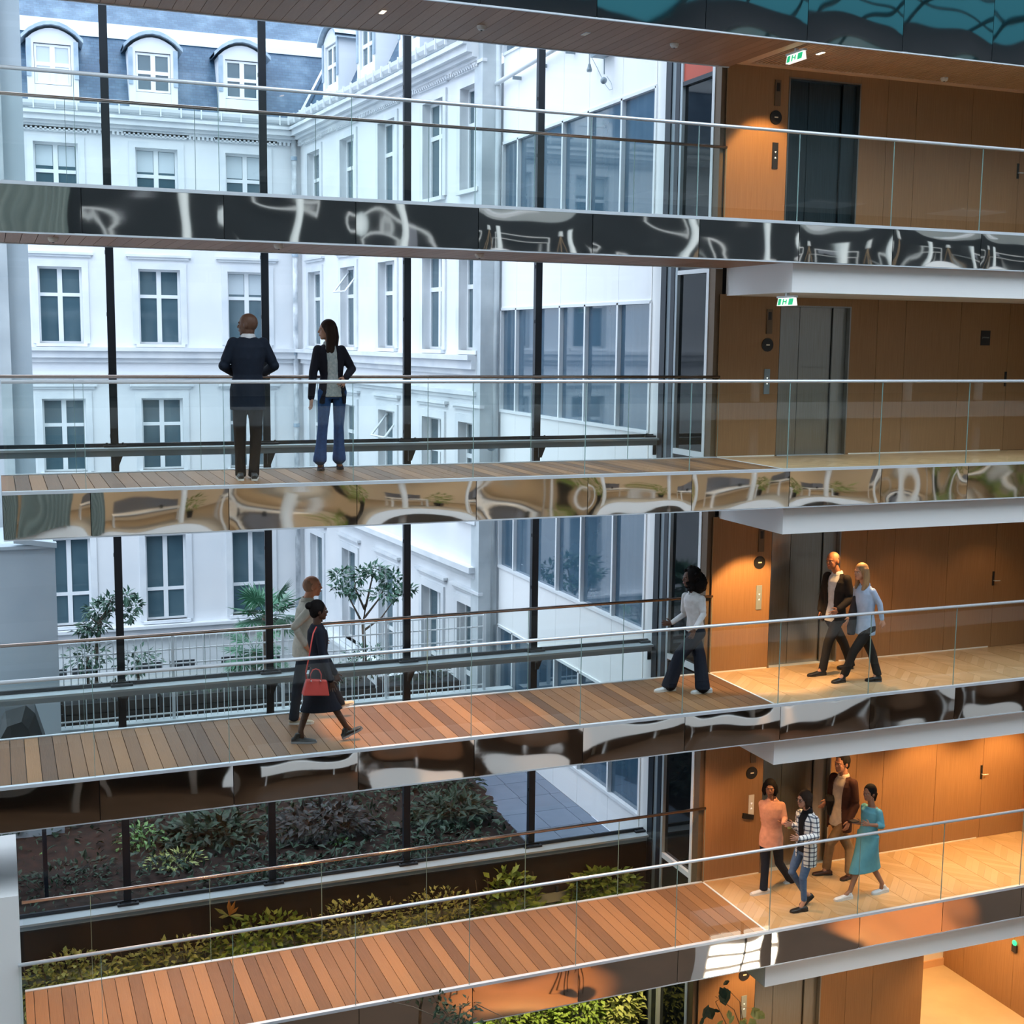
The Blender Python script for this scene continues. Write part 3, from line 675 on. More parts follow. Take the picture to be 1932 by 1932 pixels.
# ------------------------------------------------------------------ left neighbours
n1 = thing('grey_pier', 'tall pale grey wall end at the far left edge outside', 'wall', (-1, 10, -3.4))
MB().box(-3, .62, 10, 11, -3.4, 14).build('wall', M['greywall'], n1); MB().box(-3, .28, 9.85, 10, -3.4, 14).build('wall_strip', M['greywall2'] if 'greywall2' in M else M['concrete'], n1)
n2 = thing('grey_shed', 'low grey rendered block with metal coping, left behind the second deck', 'shed', (-1, 7, -3.4))
MB().box(-3, .775, 7, 9.5, -3.45, 1.42).build('wall', M['greywall'], n2)
MB().box(-3, .80, 6.95, 7.3, 1.42, 1.47).add([(.18, 6.93, 1.60), (.80, 6.93, 1.50), (.80, 7.1, 1.50), (.18, 7.1, 1.60), (.18, 6.93, 1.52), (.80, 6.93, 1.42), (.80, 7.1, 1.42), (.18, 7.1, 1.52)], [(0, 1, 2, 3), (4, 7, 6, 5), (0, 4, 5, 1), (1, 5, 6, 2), (2, 6, 7, 3)]).build('coping', M['ledge'], n2)
# black covered object behind the second deck
cv = thing('covered_barbecue', 'object under a dark blue-black cover behind the second deck, far left', 'cover', (.05, 5.2, -1.9))
pts = [(-.55, 0), (-.5, .55), (-.3, .95), (-.05, 1.32), (.22, 1.38), (.34, 1.25), (.46, .80), (.56, .35), (.62, 0)]
m = MB(); n = len(pts)
for k, (sc, yy) in enumerate(((.7, -.45), (1, -.3), (1.02, .3), (.7, .45))): m.v += [(.02+p[0]*sc, 5.2+yy, -1.85+p[1]*(.86 if sc < 1 else 1)) for p in pts]
for k in range(3): m.f += [(k*n+i, k*n+i+1, (k+1)*n+i+1, (k+1)*n+i) for i in range(n-1)]
m.f += [tuple(range(n))[::-1], tuple(3*n+i for i in range(n))]; m.build('cover', M['fabric'], cv, smooth=False)
MB().box(-.5, .5, 4.85, 5.5, -1.9, -1.84).box(-.45, -.4, 4.9, 4.95, -3.45, -1.9).box(.4, .45, 4.9, 4.95, -3.45, -1.9).box(-.45, -.4, 5.4, 5.45, -3.45, -1.9).box(.4, .45, 5.4, 5.45, -3.45, -1.9).build('stand', M['darksteel'], cv)

# ------------------------------------------------------------------ grounds
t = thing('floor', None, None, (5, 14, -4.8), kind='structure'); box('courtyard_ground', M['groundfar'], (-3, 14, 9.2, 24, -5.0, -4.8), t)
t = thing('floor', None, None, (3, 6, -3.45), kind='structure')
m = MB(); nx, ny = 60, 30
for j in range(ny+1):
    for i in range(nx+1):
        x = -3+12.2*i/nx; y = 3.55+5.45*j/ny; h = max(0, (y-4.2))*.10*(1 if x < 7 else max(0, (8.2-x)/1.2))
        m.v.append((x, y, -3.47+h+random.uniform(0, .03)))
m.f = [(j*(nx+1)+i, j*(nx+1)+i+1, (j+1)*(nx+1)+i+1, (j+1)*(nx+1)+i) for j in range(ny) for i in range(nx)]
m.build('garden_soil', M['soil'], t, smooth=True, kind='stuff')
for i in range(3):
    for j in range(8):
        x0 = 7.75+.02*j+i*.6-.14*j*0; y0 = 3.62+j*.75
        if x0 > 9.2: continue
        box('paving_stone', M['paving'], (x0, min(x0+.59, 9.24), y0, y0+.74, -3.45, -3.40), t)
box('garden_wall', M['concrete'], (-3, 9.2, 8.9, 9.15, -4.8, -2.06), None, kind='structure').name = 'wall_far'
# white metal fence
YF = 9.0
fe = thing('metal_fence', 'white metal bar fence on the courtyard wall, behind the second deck', 'fence', (4.7, YF, -2.06))
xf0, xf1 = .80, 8.62
for nm, z in (('top_rail', -.58), ('upper_rail', -.80), ('middle_rail', -1.06), ('bottom_rail', -1.95)):
    box(nm, M['whitemetal'], (xf0, xf1, YF-.012, YF+.012, z-.012, z+.012), fe)
x = xf0; f = None
while x < xf1:
    if f is None: f = MB().tube([(x, YF-.02, -2.04), (x, YF-.02, -.58)], .009, 5).build('bar', M['whitemetal'], fe)
    else: clone(f, (x-xf0, 0, 0))
    x += .118
for x in (xf0, 2.75, 4.7, 6.65, xf1): box('post', M['whitemetal'], (x-.025, x+.025, YF-.03, YF+.03, -2.06, -.5), fe)

# ------------------------------------------------------------------ plants
M['planterwood'] = mat('dark planter wood', (.035,.034,.032), .8, var=(.06,.055,.05), scale=4, rnd=.5)
def leafset(mb, c, rad, n, size, rnd, flat=.6, droop=0, aspect=.42, shell=.0):
    for _ in range(n):
        while True:
            p = Vector((rnd.uniform(-1, 1), rnd.uniform(-1, 1), rnd.uniform(-1, 1)))
            if p.length <= 1 and p.length >= shell: break
        q = Vector((c[0]+p.x*rad[0], c[1]+p.y*rad[1], c[2]+p.z*rad[2])); out = Vector((p.x, p.y, p.z*flat-droop+rnd.uniform(-.4, .4)))
        out += Vector((rnd.uniform(-.6, .6), rnd.uniform(-.6, .6), rnd.uniform(-.4, .4))); 
        if out.length < .05: out = Vector((1, 0, 0))
        out.normalize(); L = size*rnd.uniform(.6, 1.25); up = Vector((rnd.uniform(-.5, .5), rnd.uniform(-.5, .5), 1)); sd = out.cross(up).normalized(); nn = sd.cross(out)
        a = q; b = q+out*L*.45+sd*L*aspect*.5+nn*L*.06; d = q+out*L*.45-sd*L*aspect*.5+nn*L*.06; e = q+out*L-nn*L*.12; m_ = q+out*L*.45-nn*L*.02
        mb.add([a, b, e, m_, d], [(0, 1, 3), (1, 2, 3), (0, 3, 4), (3, 2, 4)])
def tree(name, label, base, pts_list, crowns, m, lsize, n, group=None, cat='tree', seed=1):
    r = random.Random(seed); t = thing(name, label, cat, base, group)
    b = MB()
    for p, r0, r1 in pts_list: b.tube(p, r0, 7, r1)
    b.build('trunk', M['bark'], t, smooth=True)
    f = MB()
    for c, rad, k in crowns: leafset(f, c, rad, int(n*k), lsize, r)
    f.build('foliage', m, t, kind='stuff')
    return t
# tree left (behind mullion 1)
def P3(u, v, Y): return at(u, v, Y=Y)
T = P3
def brtree(label, Y, trunk, branches, crowns, n, seed, z0=-4.8, ls=.15, m='leafblue'):
    tr = [T(u, v, Y) for u, v in trunk]; base = (tr[0].x, Y, z0)
    pl = [([Vector(base)]+tr, .06, .03)]
    for br in branches: pl.append(([T(u, v, Y+random.uniform(-.1, .1)) for u, v in br], .026, .008))
    cr = []
    for u, v, ru, rv, k in crowns:
        c = T(u, v, Y+random.uniform(-.3, .3)); s = (Y+15.5)/FPX; cr.append((c, (ru*s, ru*s*.9, rv*s), k))
    return tree('courtyard_tree', label, base, pl, cr, M[m], ls, n, seed=seed)
brtree('small leafy tree outside, left, behind the first dark mullion', 10.6, [(182, 1300), (182, 1230), (190, 1170), (205, 1150)],
       [[(190, 1180), (170, 1165)], [(200, 1155), (225, 1148), (245, 1135)], [(195, 1165), (210, 1130)], [(215, 1150), (238, 1170)]],
       [(185, 1150, 22, 14, 1), (205, 1135, 16, 10, .7), (235, 1125, 14, 8, .5), (255, 1140, 14, 8, .5), (180, 1180, 22, 14, 1), (245, 1160, 8, 14, .4), (160, 1190, 14, 8, .4)], 130, 3)
brtree('small branching tree outside, right of the walking couple', 11.5, [(688, 1290), (688, 1230), (685, 1180), (690, 1140)],
       [[(686, 1180), (665, 1140), (650, 1110)], [(688, 1165), (715, 1130), (730, 1100)], [(690, 1145), (700, 1100), (705, 1080)], [(686, 1190), (720, 1165), (745, 1130)], [(688, 1150), (670, 1110), (668, 1085)]],
       [(645, 1085, 22, 12, .8), (640, 1110, 16, 8, .5), (680, 1085, 16, 12, .6), (705, 1078, 24, 12, .9), (740, 1095, 22, 14, .8), (725, 1120, 26, 12, .9), (770, 1112, 14, 6, .4), (668, 1115, 18, 8, .6), (752, 1125, 16, 8, .4)], 120, 5)
def palm(label, Y, c, seed):
    r = random.Random(seed); cc = T(*c, Y); t = thing('palm_tree', label, 'palm', (cc.x, Y, -4.8))
    MB().tube([(cc.x, Y, -4.8), (cc.x+.03, Y, -3), cc], .08, 9, .06).build('trunk', M['bark'], t, smooth=True)
    for k in range(24):
        a = r.uniform(0, 6.28); el = r.uniform(-.6, 1.3); L = r.uniform(.3, .55); d = Vector((math.cos(a)*math.cos(el), math.sin(a)*math.cos(el), math.sin(el)))
        b = MB(); e = cc+d*L; b.tube([cc, cc+d*L*.5+Vector((0, 0, .02)), e], .008, 5, .005)
        sd = d.cross(Vector((0, 0, 1))).normalized(); nn = sd.cross(d)
        for q in range(15):
            g_ = (q/14-.5)*4.2; dd = (d*math.cos(g_)+sd*math.sin(g_)).normalized(); l2 = .44*(1-.25*abs(q/14-.5)); w = nn.cross(dd).normalized()*.026
            tip = e+dd*l2+Vector((0, 0, -.10*abs(g_)/2)); mid = e+dd*l2*.5
            b.add([e, mid+w, tip, mid-w], [(0, 1, 2, 3)])
        b.build('frond', M['palm'], t)
palm('fan palm outside beside the second dark mullion', 10.6, (500, 1160), 4)
palm('smaller drooping fan palm low behind the fence, mid left', 12.2, (480, 1228), 9)
rb = random.Random(22)
for lb, u, v, Y, rad, n in (('low loose shrub behind the fence, far left', 165, 1240, 10.2, (.4, .35, .28), 160), ('grey-green shrub behind the fence, right of first mullion', 260, 1245, 10.0, (.45, .35, .22), 150), ('shrub around the base of the branching tree', 690, 1250, 11.2, (.5, .4, .35), 220)):
    c = T(u, v, Y); t = thing('courtyard_shrub', lb, 'shrub', (c.x, Y, -4.8)); MB().tube([(c.x, Y, -4.8), c], .03, 6).build('stem', M['bark'], t); f = MB(); leafset(f, c, rad, n, .14, rb); f.build('foliage', M['leafblue'], t, kind='stuff')
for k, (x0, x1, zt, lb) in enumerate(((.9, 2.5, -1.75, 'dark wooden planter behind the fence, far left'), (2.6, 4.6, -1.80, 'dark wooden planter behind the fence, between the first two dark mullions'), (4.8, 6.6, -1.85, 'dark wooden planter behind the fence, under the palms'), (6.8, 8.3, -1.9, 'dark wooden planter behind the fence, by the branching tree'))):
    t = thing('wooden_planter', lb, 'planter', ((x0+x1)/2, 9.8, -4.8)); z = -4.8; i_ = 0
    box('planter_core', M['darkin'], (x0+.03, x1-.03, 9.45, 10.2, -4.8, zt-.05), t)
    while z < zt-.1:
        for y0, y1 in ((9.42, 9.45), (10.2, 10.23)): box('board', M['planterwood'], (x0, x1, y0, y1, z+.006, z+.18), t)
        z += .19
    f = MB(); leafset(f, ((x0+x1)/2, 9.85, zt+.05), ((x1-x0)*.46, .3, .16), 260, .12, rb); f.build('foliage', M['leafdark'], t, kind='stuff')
# garden bed plants seen through the lowest glazing
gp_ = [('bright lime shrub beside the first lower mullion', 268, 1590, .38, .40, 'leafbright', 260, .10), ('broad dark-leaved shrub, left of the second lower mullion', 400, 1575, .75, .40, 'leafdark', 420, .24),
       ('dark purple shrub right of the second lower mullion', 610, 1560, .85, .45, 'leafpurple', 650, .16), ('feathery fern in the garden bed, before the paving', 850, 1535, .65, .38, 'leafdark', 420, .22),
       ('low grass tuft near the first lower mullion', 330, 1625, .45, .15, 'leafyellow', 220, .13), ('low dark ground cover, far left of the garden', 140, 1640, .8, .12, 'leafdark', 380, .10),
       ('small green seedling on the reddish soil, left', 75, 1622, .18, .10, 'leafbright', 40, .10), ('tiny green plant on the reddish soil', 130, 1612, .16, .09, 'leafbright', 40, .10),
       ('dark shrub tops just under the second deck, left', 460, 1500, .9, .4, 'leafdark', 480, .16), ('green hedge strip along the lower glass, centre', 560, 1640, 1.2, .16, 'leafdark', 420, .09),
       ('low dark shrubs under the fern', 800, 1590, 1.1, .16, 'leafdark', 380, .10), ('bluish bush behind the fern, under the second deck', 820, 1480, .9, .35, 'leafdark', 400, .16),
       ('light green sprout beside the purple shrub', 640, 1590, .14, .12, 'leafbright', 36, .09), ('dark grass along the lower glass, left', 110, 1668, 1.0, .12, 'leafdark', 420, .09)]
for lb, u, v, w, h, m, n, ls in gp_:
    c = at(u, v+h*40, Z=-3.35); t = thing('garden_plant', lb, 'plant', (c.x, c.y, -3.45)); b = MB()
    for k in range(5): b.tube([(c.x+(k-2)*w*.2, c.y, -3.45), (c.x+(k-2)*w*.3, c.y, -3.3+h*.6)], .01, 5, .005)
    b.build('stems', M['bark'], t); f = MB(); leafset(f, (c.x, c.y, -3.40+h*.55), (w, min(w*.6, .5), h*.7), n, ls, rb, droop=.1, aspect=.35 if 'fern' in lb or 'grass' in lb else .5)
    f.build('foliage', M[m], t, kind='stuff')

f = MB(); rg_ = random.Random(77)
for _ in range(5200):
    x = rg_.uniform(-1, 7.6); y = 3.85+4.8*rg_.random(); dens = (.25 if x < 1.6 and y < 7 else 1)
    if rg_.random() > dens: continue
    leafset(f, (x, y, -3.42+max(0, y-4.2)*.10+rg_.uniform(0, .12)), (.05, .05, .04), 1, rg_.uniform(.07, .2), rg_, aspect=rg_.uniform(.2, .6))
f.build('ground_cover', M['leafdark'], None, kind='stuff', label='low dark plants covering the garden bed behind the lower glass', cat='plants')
# ------------------------------------------------------------------ living wall below the lower glazing
YL = 3.22
t = thing('wall_lower', None, None, (4, YL+.1, -6.24), kind='structure')
box('dark_wall', mat('dark planter wall', (.014,.012,.011), .8), (-2, 9.25, YL+.12, YL+.3, -6.3, -3.08), t)
lw = thing('planted_trellis', 'green wall of grey slats under the lowest bridge, covered with plants', 'trellis', (4, YL, -6.24))
z = -6.1; f = None
while z < -3.75:
    pts = [(YL-.02, z), (YL+.0, z), (YL+.10, z+.10), (YL+.08, z+.10)]
    if f is None: f = MB().prism(pts, -1.5, 9.12, 'x').build('slat', M['slat'], lw); zf = z
    else: clone(f, (0, 0, z-zf))
    z += .165
for x in (1.2, 3.4, 5.6, 7.7, 9.1): box('upright', M['darksteel'], (x, x+.04, YL+.08, YL+.11, -6.24, -3.6), lw)
rl = random.Random(31)
i = 0
for x0, x1, z0, z1, kind, n, ls in ((0.0, 1.3, -4.3, -3.45, 'leafyellow', 420, .075), (1.2, 2.8, -4.5, -3.5, 'leafyellow', 520, .08), (2.4, 4.0, -4.4, -3.35, 'leafgreen', 420, .10), (3.8, 5.2, -4.6, -3.3, 'leafyellow', 520, .065),
                          (5.0, 6.4, -4.7, -3.35, 'leafyellow', 600, .065), (6.3, 7.4, -4.9, -3.25, 'leafgreen', 420, .12), (7.8, 9.0, -4.4, -3.4, 'leafgreen', 420, .12),
                          (5.2, 6.4, -5.9, -5.3, 'leafbright', 300, .12), (6.4, 7.8, -6.1, -5.2, 'leafgreen', 520, .09), (7.6, 8.6, -6.1, -5.0, 'leafgreen', 420, .08), (8.5, 9.1, -6.2, -5.1, 'leafyellow', 260, .11)):
    side = 'above' if z1 > -4.2 else 'below'; i += 1
    where = ['at the far left', 'left of the thin orange plant', 'around the orange plant', 'left of centre', 'in the centre', 'right of centre with big leaves', 'at the right end by the glass corner', 'at the bottom edge, left', 'at the bottom edge, over pale slats', 'at the bottom edge, right part', 'at the bottom right corner of the slats'][i-1]
    c = ((x0+x1)/2, YL-.06, (z0+z1)/2); p = thing('climbing_plant', f'{"yellow-green small-leaved" if kind == "leafyellow" else "green"} climber on the slatted wall {where}', 'plant', (c[0], YL-.06, z0))
    b = MB()
    for k in range(6):
        xx = x0+(x1-x0)*(k+.5)/6; b.tube([(xx, YL-.01, z0), (xx+.05, YL-.06, (z0+z1)/2), (xx-.05, YL-.03, z1)], .007, 5)
    b.build('stems', M['bark'], p); f = MB(); leafset(f, c, ((x1-x0)/2*1.15, .13, (z1-z0)/2*1.15), int(n*2.6), ls*1.2, rl, aspect=.6); f.build('foliage', M[kind], p, kind='stuff')
c = at(432, 1715, Y=YL-.1); p = thing('flowering_bromeliad', 'thin plant with orange upright leaves on the green wall, left of centre', 'plant', (c.x, YL-.1, c.z))
for k, (du, dv, mm) in enumerate(((0, -30, 'orange'), (12, -26, 'orange'), (-28, -12, 'leafyellow'), (28, 2, 'leafyellow'), (-20, 6, 'leafyellow'), (18, -14, 'orange'), (30, 10, 'leafgreen'))):
    e = at(432+du, 1725+dv, Y=YL-.2); s0_ = at(432, 1728, Y=YL-.1); d = (e-s0_); sd = d.cross(Vector((0, 1, 0))).normalized()*.028; mid = s0_+d*.55
    MB().add([s0_, mid+sd, e, mid-sd, mid+Vector((0, -.01, 0))], [(0, 1, 4), (1, 2, 4), (2, 3, 4), (3, 0, 4)]).build('leaf', M.get(mm) or M.setdefault('orange', mat('orange leaf', (.55,.24,.05), .5)), p)

M['groundwood'] = mat('dark ground floor', (.07,.035,.018), .45, var=(.05,.025,.012), scale=1)
# ------------------------------------------------------------------ lowest storey on the right: floor and side corridor
t = thing('floor', None, None, (10, 0, LV[0]), kind='structure'); box('ground_floor', M['groundwood'], (-4, 34, -22, 3.6, LV[0]-.2, LV[0]), t)
box('floor_corridor', mat('pale floor', (.62,.50,.33), .6, var=(.54,.43,.28), scale=2), (XB, XR+.1, -.2, 3.42, LV[0], LV[0]+.012), None, kind='structure')
t = thing('wall_right', None, None, (15.3, 2.5, LV[0]), kind='structure')
for k, (y0, y1) in enumerate(((.4, 1.75), (1.75, 2.9), (2.9, 3.42))): box('wood_panel', M['oakwall'], (15.28, 15.32, y0+.003, y1-.003, LV[0], -3.9), t)
t = thing('wall_back', None, None, (14.4, 3.42, LV[0]), kind='structure'); box('plaster', M['whitesoft'], (13.2, 15.3, 3.42, 3.5, LV[0], -3.9), t)
box('baseboard_back', M['oakslat'], (13.3, 15.28, 3.39, 3.42, LV[0], LV[0]+.14), None, kind='structure')
t = thing('ceiling', None, None, (14.4, 2.6, -3.95), kind='structure'); box('ceiling_board', M['whitesoft'], (13.3, 15.4, W1+.02, 3.5, -3.98, -3.9), t)
c = at(1914, 1779, X=15.25); es = thing('emergency_lamp', 'small glowing green emergency lamp on the orange wall, bottom right', 'lamp', tuple(c))
MB().ball(c, (.02, .05, .05), 12, 8).build('lens', mat('green glow', (0, .5, .2), .4, emit=(.05, .9, .3), es=1.5), es, smooth=True)
MB().box(c.x-.01, c.x+.03, c.y-.05, c.y+.05, c.z-.16, c.z-.04).build('housing', M['black'], es)
# white wall block at the left end of the lowest bridge
t = thing('white_block', 'tall white wall block at the left end of the lowest bridge', 'block', (-.8, .06, LV[1]-.6)); MB().box(-2.2, .035, .06, W1+.2, -5.2, -1.22).build('block', M['white'], t)
# ------------------------------------------------------------------ atrium shell around and behind the camera
t = thing('wall_left', None, None, (-3, -8, LV[0]), kind='structure'); box('wall_board', M['whitesoft'], (-3.2, -3, -22, 3.4, LV[0], 14), t)
t = thing('wall_right', None, None, (34, -8, LV[0]), kind='structure'); box('wall_board', M['whitesoft'], (34, 34.2, -22, 3.4, LV[0], 14), t)
t = thing('wall_front', None, None, (15, -22, LV[0]), kind='structure'); box('wall_board', M['whitesoft'], (-3.2, 34.2, -22.2, -22, LV[0], 14), t)
t = thing('wall_back', None, None, (24, 3.4, LV[0]), kind='structure'); box('wall_board', M['oakwall'], (XR+.15, 34.2, W1, W1+.2, LV[0], 14), t)
box('end_wall', M['oakwall'], (XR+.0, XR+.15, .0, W1+.2, -3.9, 14), t)
# opposite office floors
M['offcarpet'] = mat('office floor', (.30,.24,.18), .7, var=(.36,.30,.22), scale=1.5)
M['offwall'] = mat('office wall', (.80,.74,.64), .8)
M['desk'] = mat('white desk', (.80,.78,.74), .5)
M['screen'] = mat('grey screen', (.20,.20,.22), .5)
M['wood'] = mat('light wood', (.55,.36,.20), .5)
M['curtain'] = mat('grey green curtain', (.14,.18,.17), .8, var=(.24,.28,.25), scale=2, stretch=(6, 6, .3))
M['panelwarm'] = mat('warm ceiling panel', (1, .85, .7), .5, emit=(1, .80, .56), es=5)
M['panelcool'] = mat('dim ceiling panel', (1, 1, 1), .5, emit=(.8, .9, 1), es=.5)
YO, YOB = -16.2, -21.5
for l in (4, 2, 3, 1):
    z = LV[l]; t = thing('floor', None, None, (15, YO, z), kind='structure')
    box('office_slab', M['white'], (-3, 34, YOB, YO, z-.45, z), t); box('office_carpet', M['offcarpet'] if l == 2 else M['carpet'], (-3, 34, YOB, YO, z, z+.01), t)
rr = random.Random(5)
for k in range(13):
    x = 1.5+k*2.55
    c = thing('round_column', f'pale round column of the opposite office front, number {"one two three four five six seven eight nine ten eleven twelve thirteen".split()[k]} from the left wall', 'column', (x, YO-.3, LV[0]))
    MB().lathe((x, YO-.5, LV[0]), [(.13, 0), (.13, 14)], 14).build('shaft', M['whitesoft'], c, smooth=True)
def office(l, warm):
    z = LV[l]
    t = thing('wall_front', None, None, (15, YOB+.2, z), kind='structure'); box('office_wall', M['offwall'] if warm else M['carpet'], (-3, 34, YOB+.1, YOB+.2, z, z+2.6), t)
    for k in range(6):
        x = 2+k*5.2
        L = thing('ceiling_panel', f'{"warm" if warm else "dim"} ceiling light panel in the opposite office, {"first second third fourth fifth sixth".split()[k]} from the left', 'lamp', (x, YO-2.6, z+2.55))
        box('diffuser', M['panelwarm'] if warm else M['panelcool'], (x-.9, x+.9, YO-3.4, YO-1.9, z+2.54, z+2.56), L); box('frame', M['whitemetal'], (x-.95, x+.95, YO-3.45, YO-1.85, z+2.56, z+2.60), L)
    for k in range(9):
        x = 3.4+k*3.1+rr.uniform(-.3, .3); y = YO-rr.uniform(1.0, 1.8); W_ = .8
        d = thing('office_desk', f'{"warm-lit" if warm else "dark-room"} white desk in the opposite office, {"first second third fourth fifth sixth seventh eighth ninth".split()[k]} from the left', 'desk', (x, y, z))
        box('desk_top', M['desk'], (x-W_, x+W_, y-.4, y+.4, z+.70, z+.74), d)
        for sx in (-1, 1):
            for sy in (-1, 1): box('leg', M['desk'], (x+sx*W_*.95-.03, x+sx*W_*.95+.03, y+sy*.36-.03, y+sy*.36+.03, z, z+.70), d)
        box('divider', M['screen'] if warm else M['desk'], (x-W_*.9, x+W_*.9, y-.42, y-.40, z+.55, z+1.15), d) if warm else MB().box(x-W_, x+W_, y+.38, y+.42, z+1.1, z+1.15).box(x-W_, x-W_+.05, y+.38, y+.42, z+.74, z+1.1).box(x+W_-.05, x+W_, y+.38, y+.42, z+.74, z+1.1).build('screen_frame', M['desk'], d)
        if k % 2 == 0 or warm:
            c = thing('monitor', f'{"grey" if warm else "dark"} computer monitor on the {"first second third fourth fifth sixth seventh eighth ninth".split()[k]} opposite {"lit" if warm else "dark"} desk', 'monitor', (x, y, z+.74))
            box('screen', M['screen'], (x-.3, x+.3, y-.05, y-.02, z+.85, z+1.22), c); box('stand', M['black'], (x-.04, x+.04, y-.06, y+.06, z+.74, z+.9), c)
        if warm:
            p = thing('potted_plant', f'leafy potted plant beside the {"first second third fourth fifth sixth seventh eighth ninth".split()[k]} opposite lit desk', 'plant', (x+1.4, y-.3, z))
            MB().lathe((x+1.4, y-.3, z), [(.12, 0), (.17, .3), (.17, .32)], 12).build('pot', M['black'], p)
            f = MB(); leafset(f, (x+1.4, y-.3, z+.75), (.38, .38, .45), 150, .22, rr, aspect=.35); f.build('foliage', M['leafgreen'], p, kind='stuff')
        else:
            p = thing('floor_lamp', f'tripod stand in the opposite dark office near the {"first second third fourth fifth sixth seventh eighth ninth".split()[k]} desk', 'stand', (x+1.5, y+.3, z))
            b = MB()
            for q in range(3): b.tube([(x+1.5+.35*math.cos(q*2.1), y+.3+.35*math.sin(q*2.1), z), (x+1.5, y+.3, z+1.35)], .018, 6)
            b.build('tripod', M['wood'], p)
            MB().lathe((x+1.5, y+.3, z), [(.16, 1.3), (.12, 1.6)], 12).build('shade', M['whitesoft'], p)
office(4, False); office(2, True)
for x in (-1.6, .2): 
    for z, nm in ((LV[4], 'upper'), (LV[2], 'middle')):
        c = thing('curtain', f'grey-green pleated curtain at the left end of the opposite {nm} office, {"outer" if x < 0 else "inner"} one', 'curtain', (x, YO+.1, z))
        m = MB(); n = 40
        for i in range(n+1):
            xx = x+1.7*i/n; yy = YO+.1+.07*math.sin(i*1.3); m.v += [(xx, yy, z), (xx, yy, z+2.5)]
        m.f = [(2*i, 2*i+2, 2*i+3, 2*i+1) for i in range(n)]; m.build('cloth', M['curtain'], c, smooth=True)
# ground floor objects seen only as reflections in the lowest mirrored band
ks = thing('display_fridge', 'bright white display cabinet on the ground floor, seen mirrored in the lowest band', 'cabinet', (10.9, -3.6, LV[0]))
MB().box(10.4, 11.6, -3.9, -3.3, LV[0], LV[0]+1.55).build('cabinet', M['white'], ks)
for k in range(3): MB().box(10.45, 11.55, -3.29, -3.285, LV[0]+.25+k*.42, LV[0]+.55+k*.42).build('shelf_light', M['emitcool'], ks)
MB().box(11.0, 11.04, -3.28, -3.25, LV[0], LV[0]+1.55).build('door_edge', M['black'], ks)
# planted tree rising before the lowest bridge
tp = thing('atrium_tree', 'dark sparse leafy branches in front of the lowest mirrored band, bottom centre', 'tree', (4.6, -.6, LV[0]))
b0 = at(850, 1990, Y=-.6); MB().tube([(b0.x, -.6, LV[0]), b0, at(870, 1900, Y=-.6)], .03, 7, .012).tube([at(860, 1925, Y=-.6), at(900, 1895, Y=-.6), at(948, 1918, Y=-.7)], .008, 5, .004).tube([at(860, 1930, Y=-.6), at(820, 1890, Y=-.5)], .008, 5, .004).tube([at(860, 1935, Y=-.6), at(780, 1900, Y=-.5), at(730, 1888, Y=-.5)], .008, 5, .004).build('trunk', M['bark'], tp)
f = MB(); r9 = random.Random(3)
for u, v, r, n in ((855, 1915, .22, 60), (830, 1890, .14, 26), (880, 1905, .16, 36), (850, 1950, .25, 50), (890, 1935, .12, 20)): leafset(f, at(u, v, Y=-.6), (r, .12, r*.8), n, .09, r9, aspect=.5)
f.build('foliage', M['leafdark'], tp, kind='stuff')
tp = thing('potted_tree', 'plant with large dark and yellow leaves before the orange lift wall, bottom right', 'plant', (9.6, .9, LV[0]))
b = MB(); rt = at(1390, 1990, Y=.9)
for pts in (((1395, 1932), (1385, 1905), (1350, 1880)), ((1398, 1932), (1396, 1890), (1372, 1865)), ((1370, 1932), (1350, 1890), (1365, 1880)), ((1402, 1932), (1398, 1900), (1422, 1902))):
    b.tube([(rt.x, .9, LV[0]+.3), rt]+[at(u, v, Y=.9) for u, v in pts], .010, 6, .004)
b.build('stems', M['bark'], tp)
MB().lathe((rt.x, .9, LV[0]), [(.16, 0), (.24, .45), (.22, .45), (.20, .40)], 18).build('pot', M['black'], tp)
def bigleaf(b, u, v, du, dv, w=.3):
    a = at(u, v, Y=.85); e = at(u+du, v+dv, Y=.85+r9.uniform(-.1, .1)); d = e-a; sd = d.cross(Vector((0, 1, .3))).normalized()*d.length*w; m1 = a+d*.35; m2 = a+d*.7
    b.add([a, m1+sd, m2+sd*.8, e, m2-sd*.8, m1-sd, m1+Vector((0, .015, 0)), m2+Vector((0, .015, 0))], [(0, 1, 6), (1, 2, 7, 6), (2, 3, 7), (3, 4, 7), (4, 5, 6, 7), (5, 0, 6)])
for k, q in enumerate(((1366, 1862, 3, 36), (1358, 1862, 12, 24), (1372, 1858, -4, -8), (1337, 1895, -10, 30), (1345, 1905, 14, 4), (1338, 1900, 6, 24), (1330, 1918, -12, 20), (1420, 1900, 12, 24), (1425, 1908, 18, 14), (1375, 1905, 2, 20), (1405, 1920, -6, 20), (1415, 1920, 10, 22), (1385, 1915, -10, 18), (1365, 1925, -14, 10), (1395, 1925, 14, 12))):
    m = MB(); bigleaf(m, *q); m.build('leaf', M['leafdark'] if k < 7 else M['leafyellow'], tp)
lc = thing('long_counter', 'long white counter front on the opposite ground floor, seen mirrored', 'counter', (16, -16.1, LV[0]))  # added white panel that gives the second mirrored band its white swath
box('counter_front', M['white'], (5.3, 33, -16.2, -16.05, -5.66, -5.0), lc)
for k in range(16): box('leg', M['whitemetal'], (5.6+k*1.8, 5.66+k*1.8, -16.2, -16.14, LV[0], -5.66), lc)
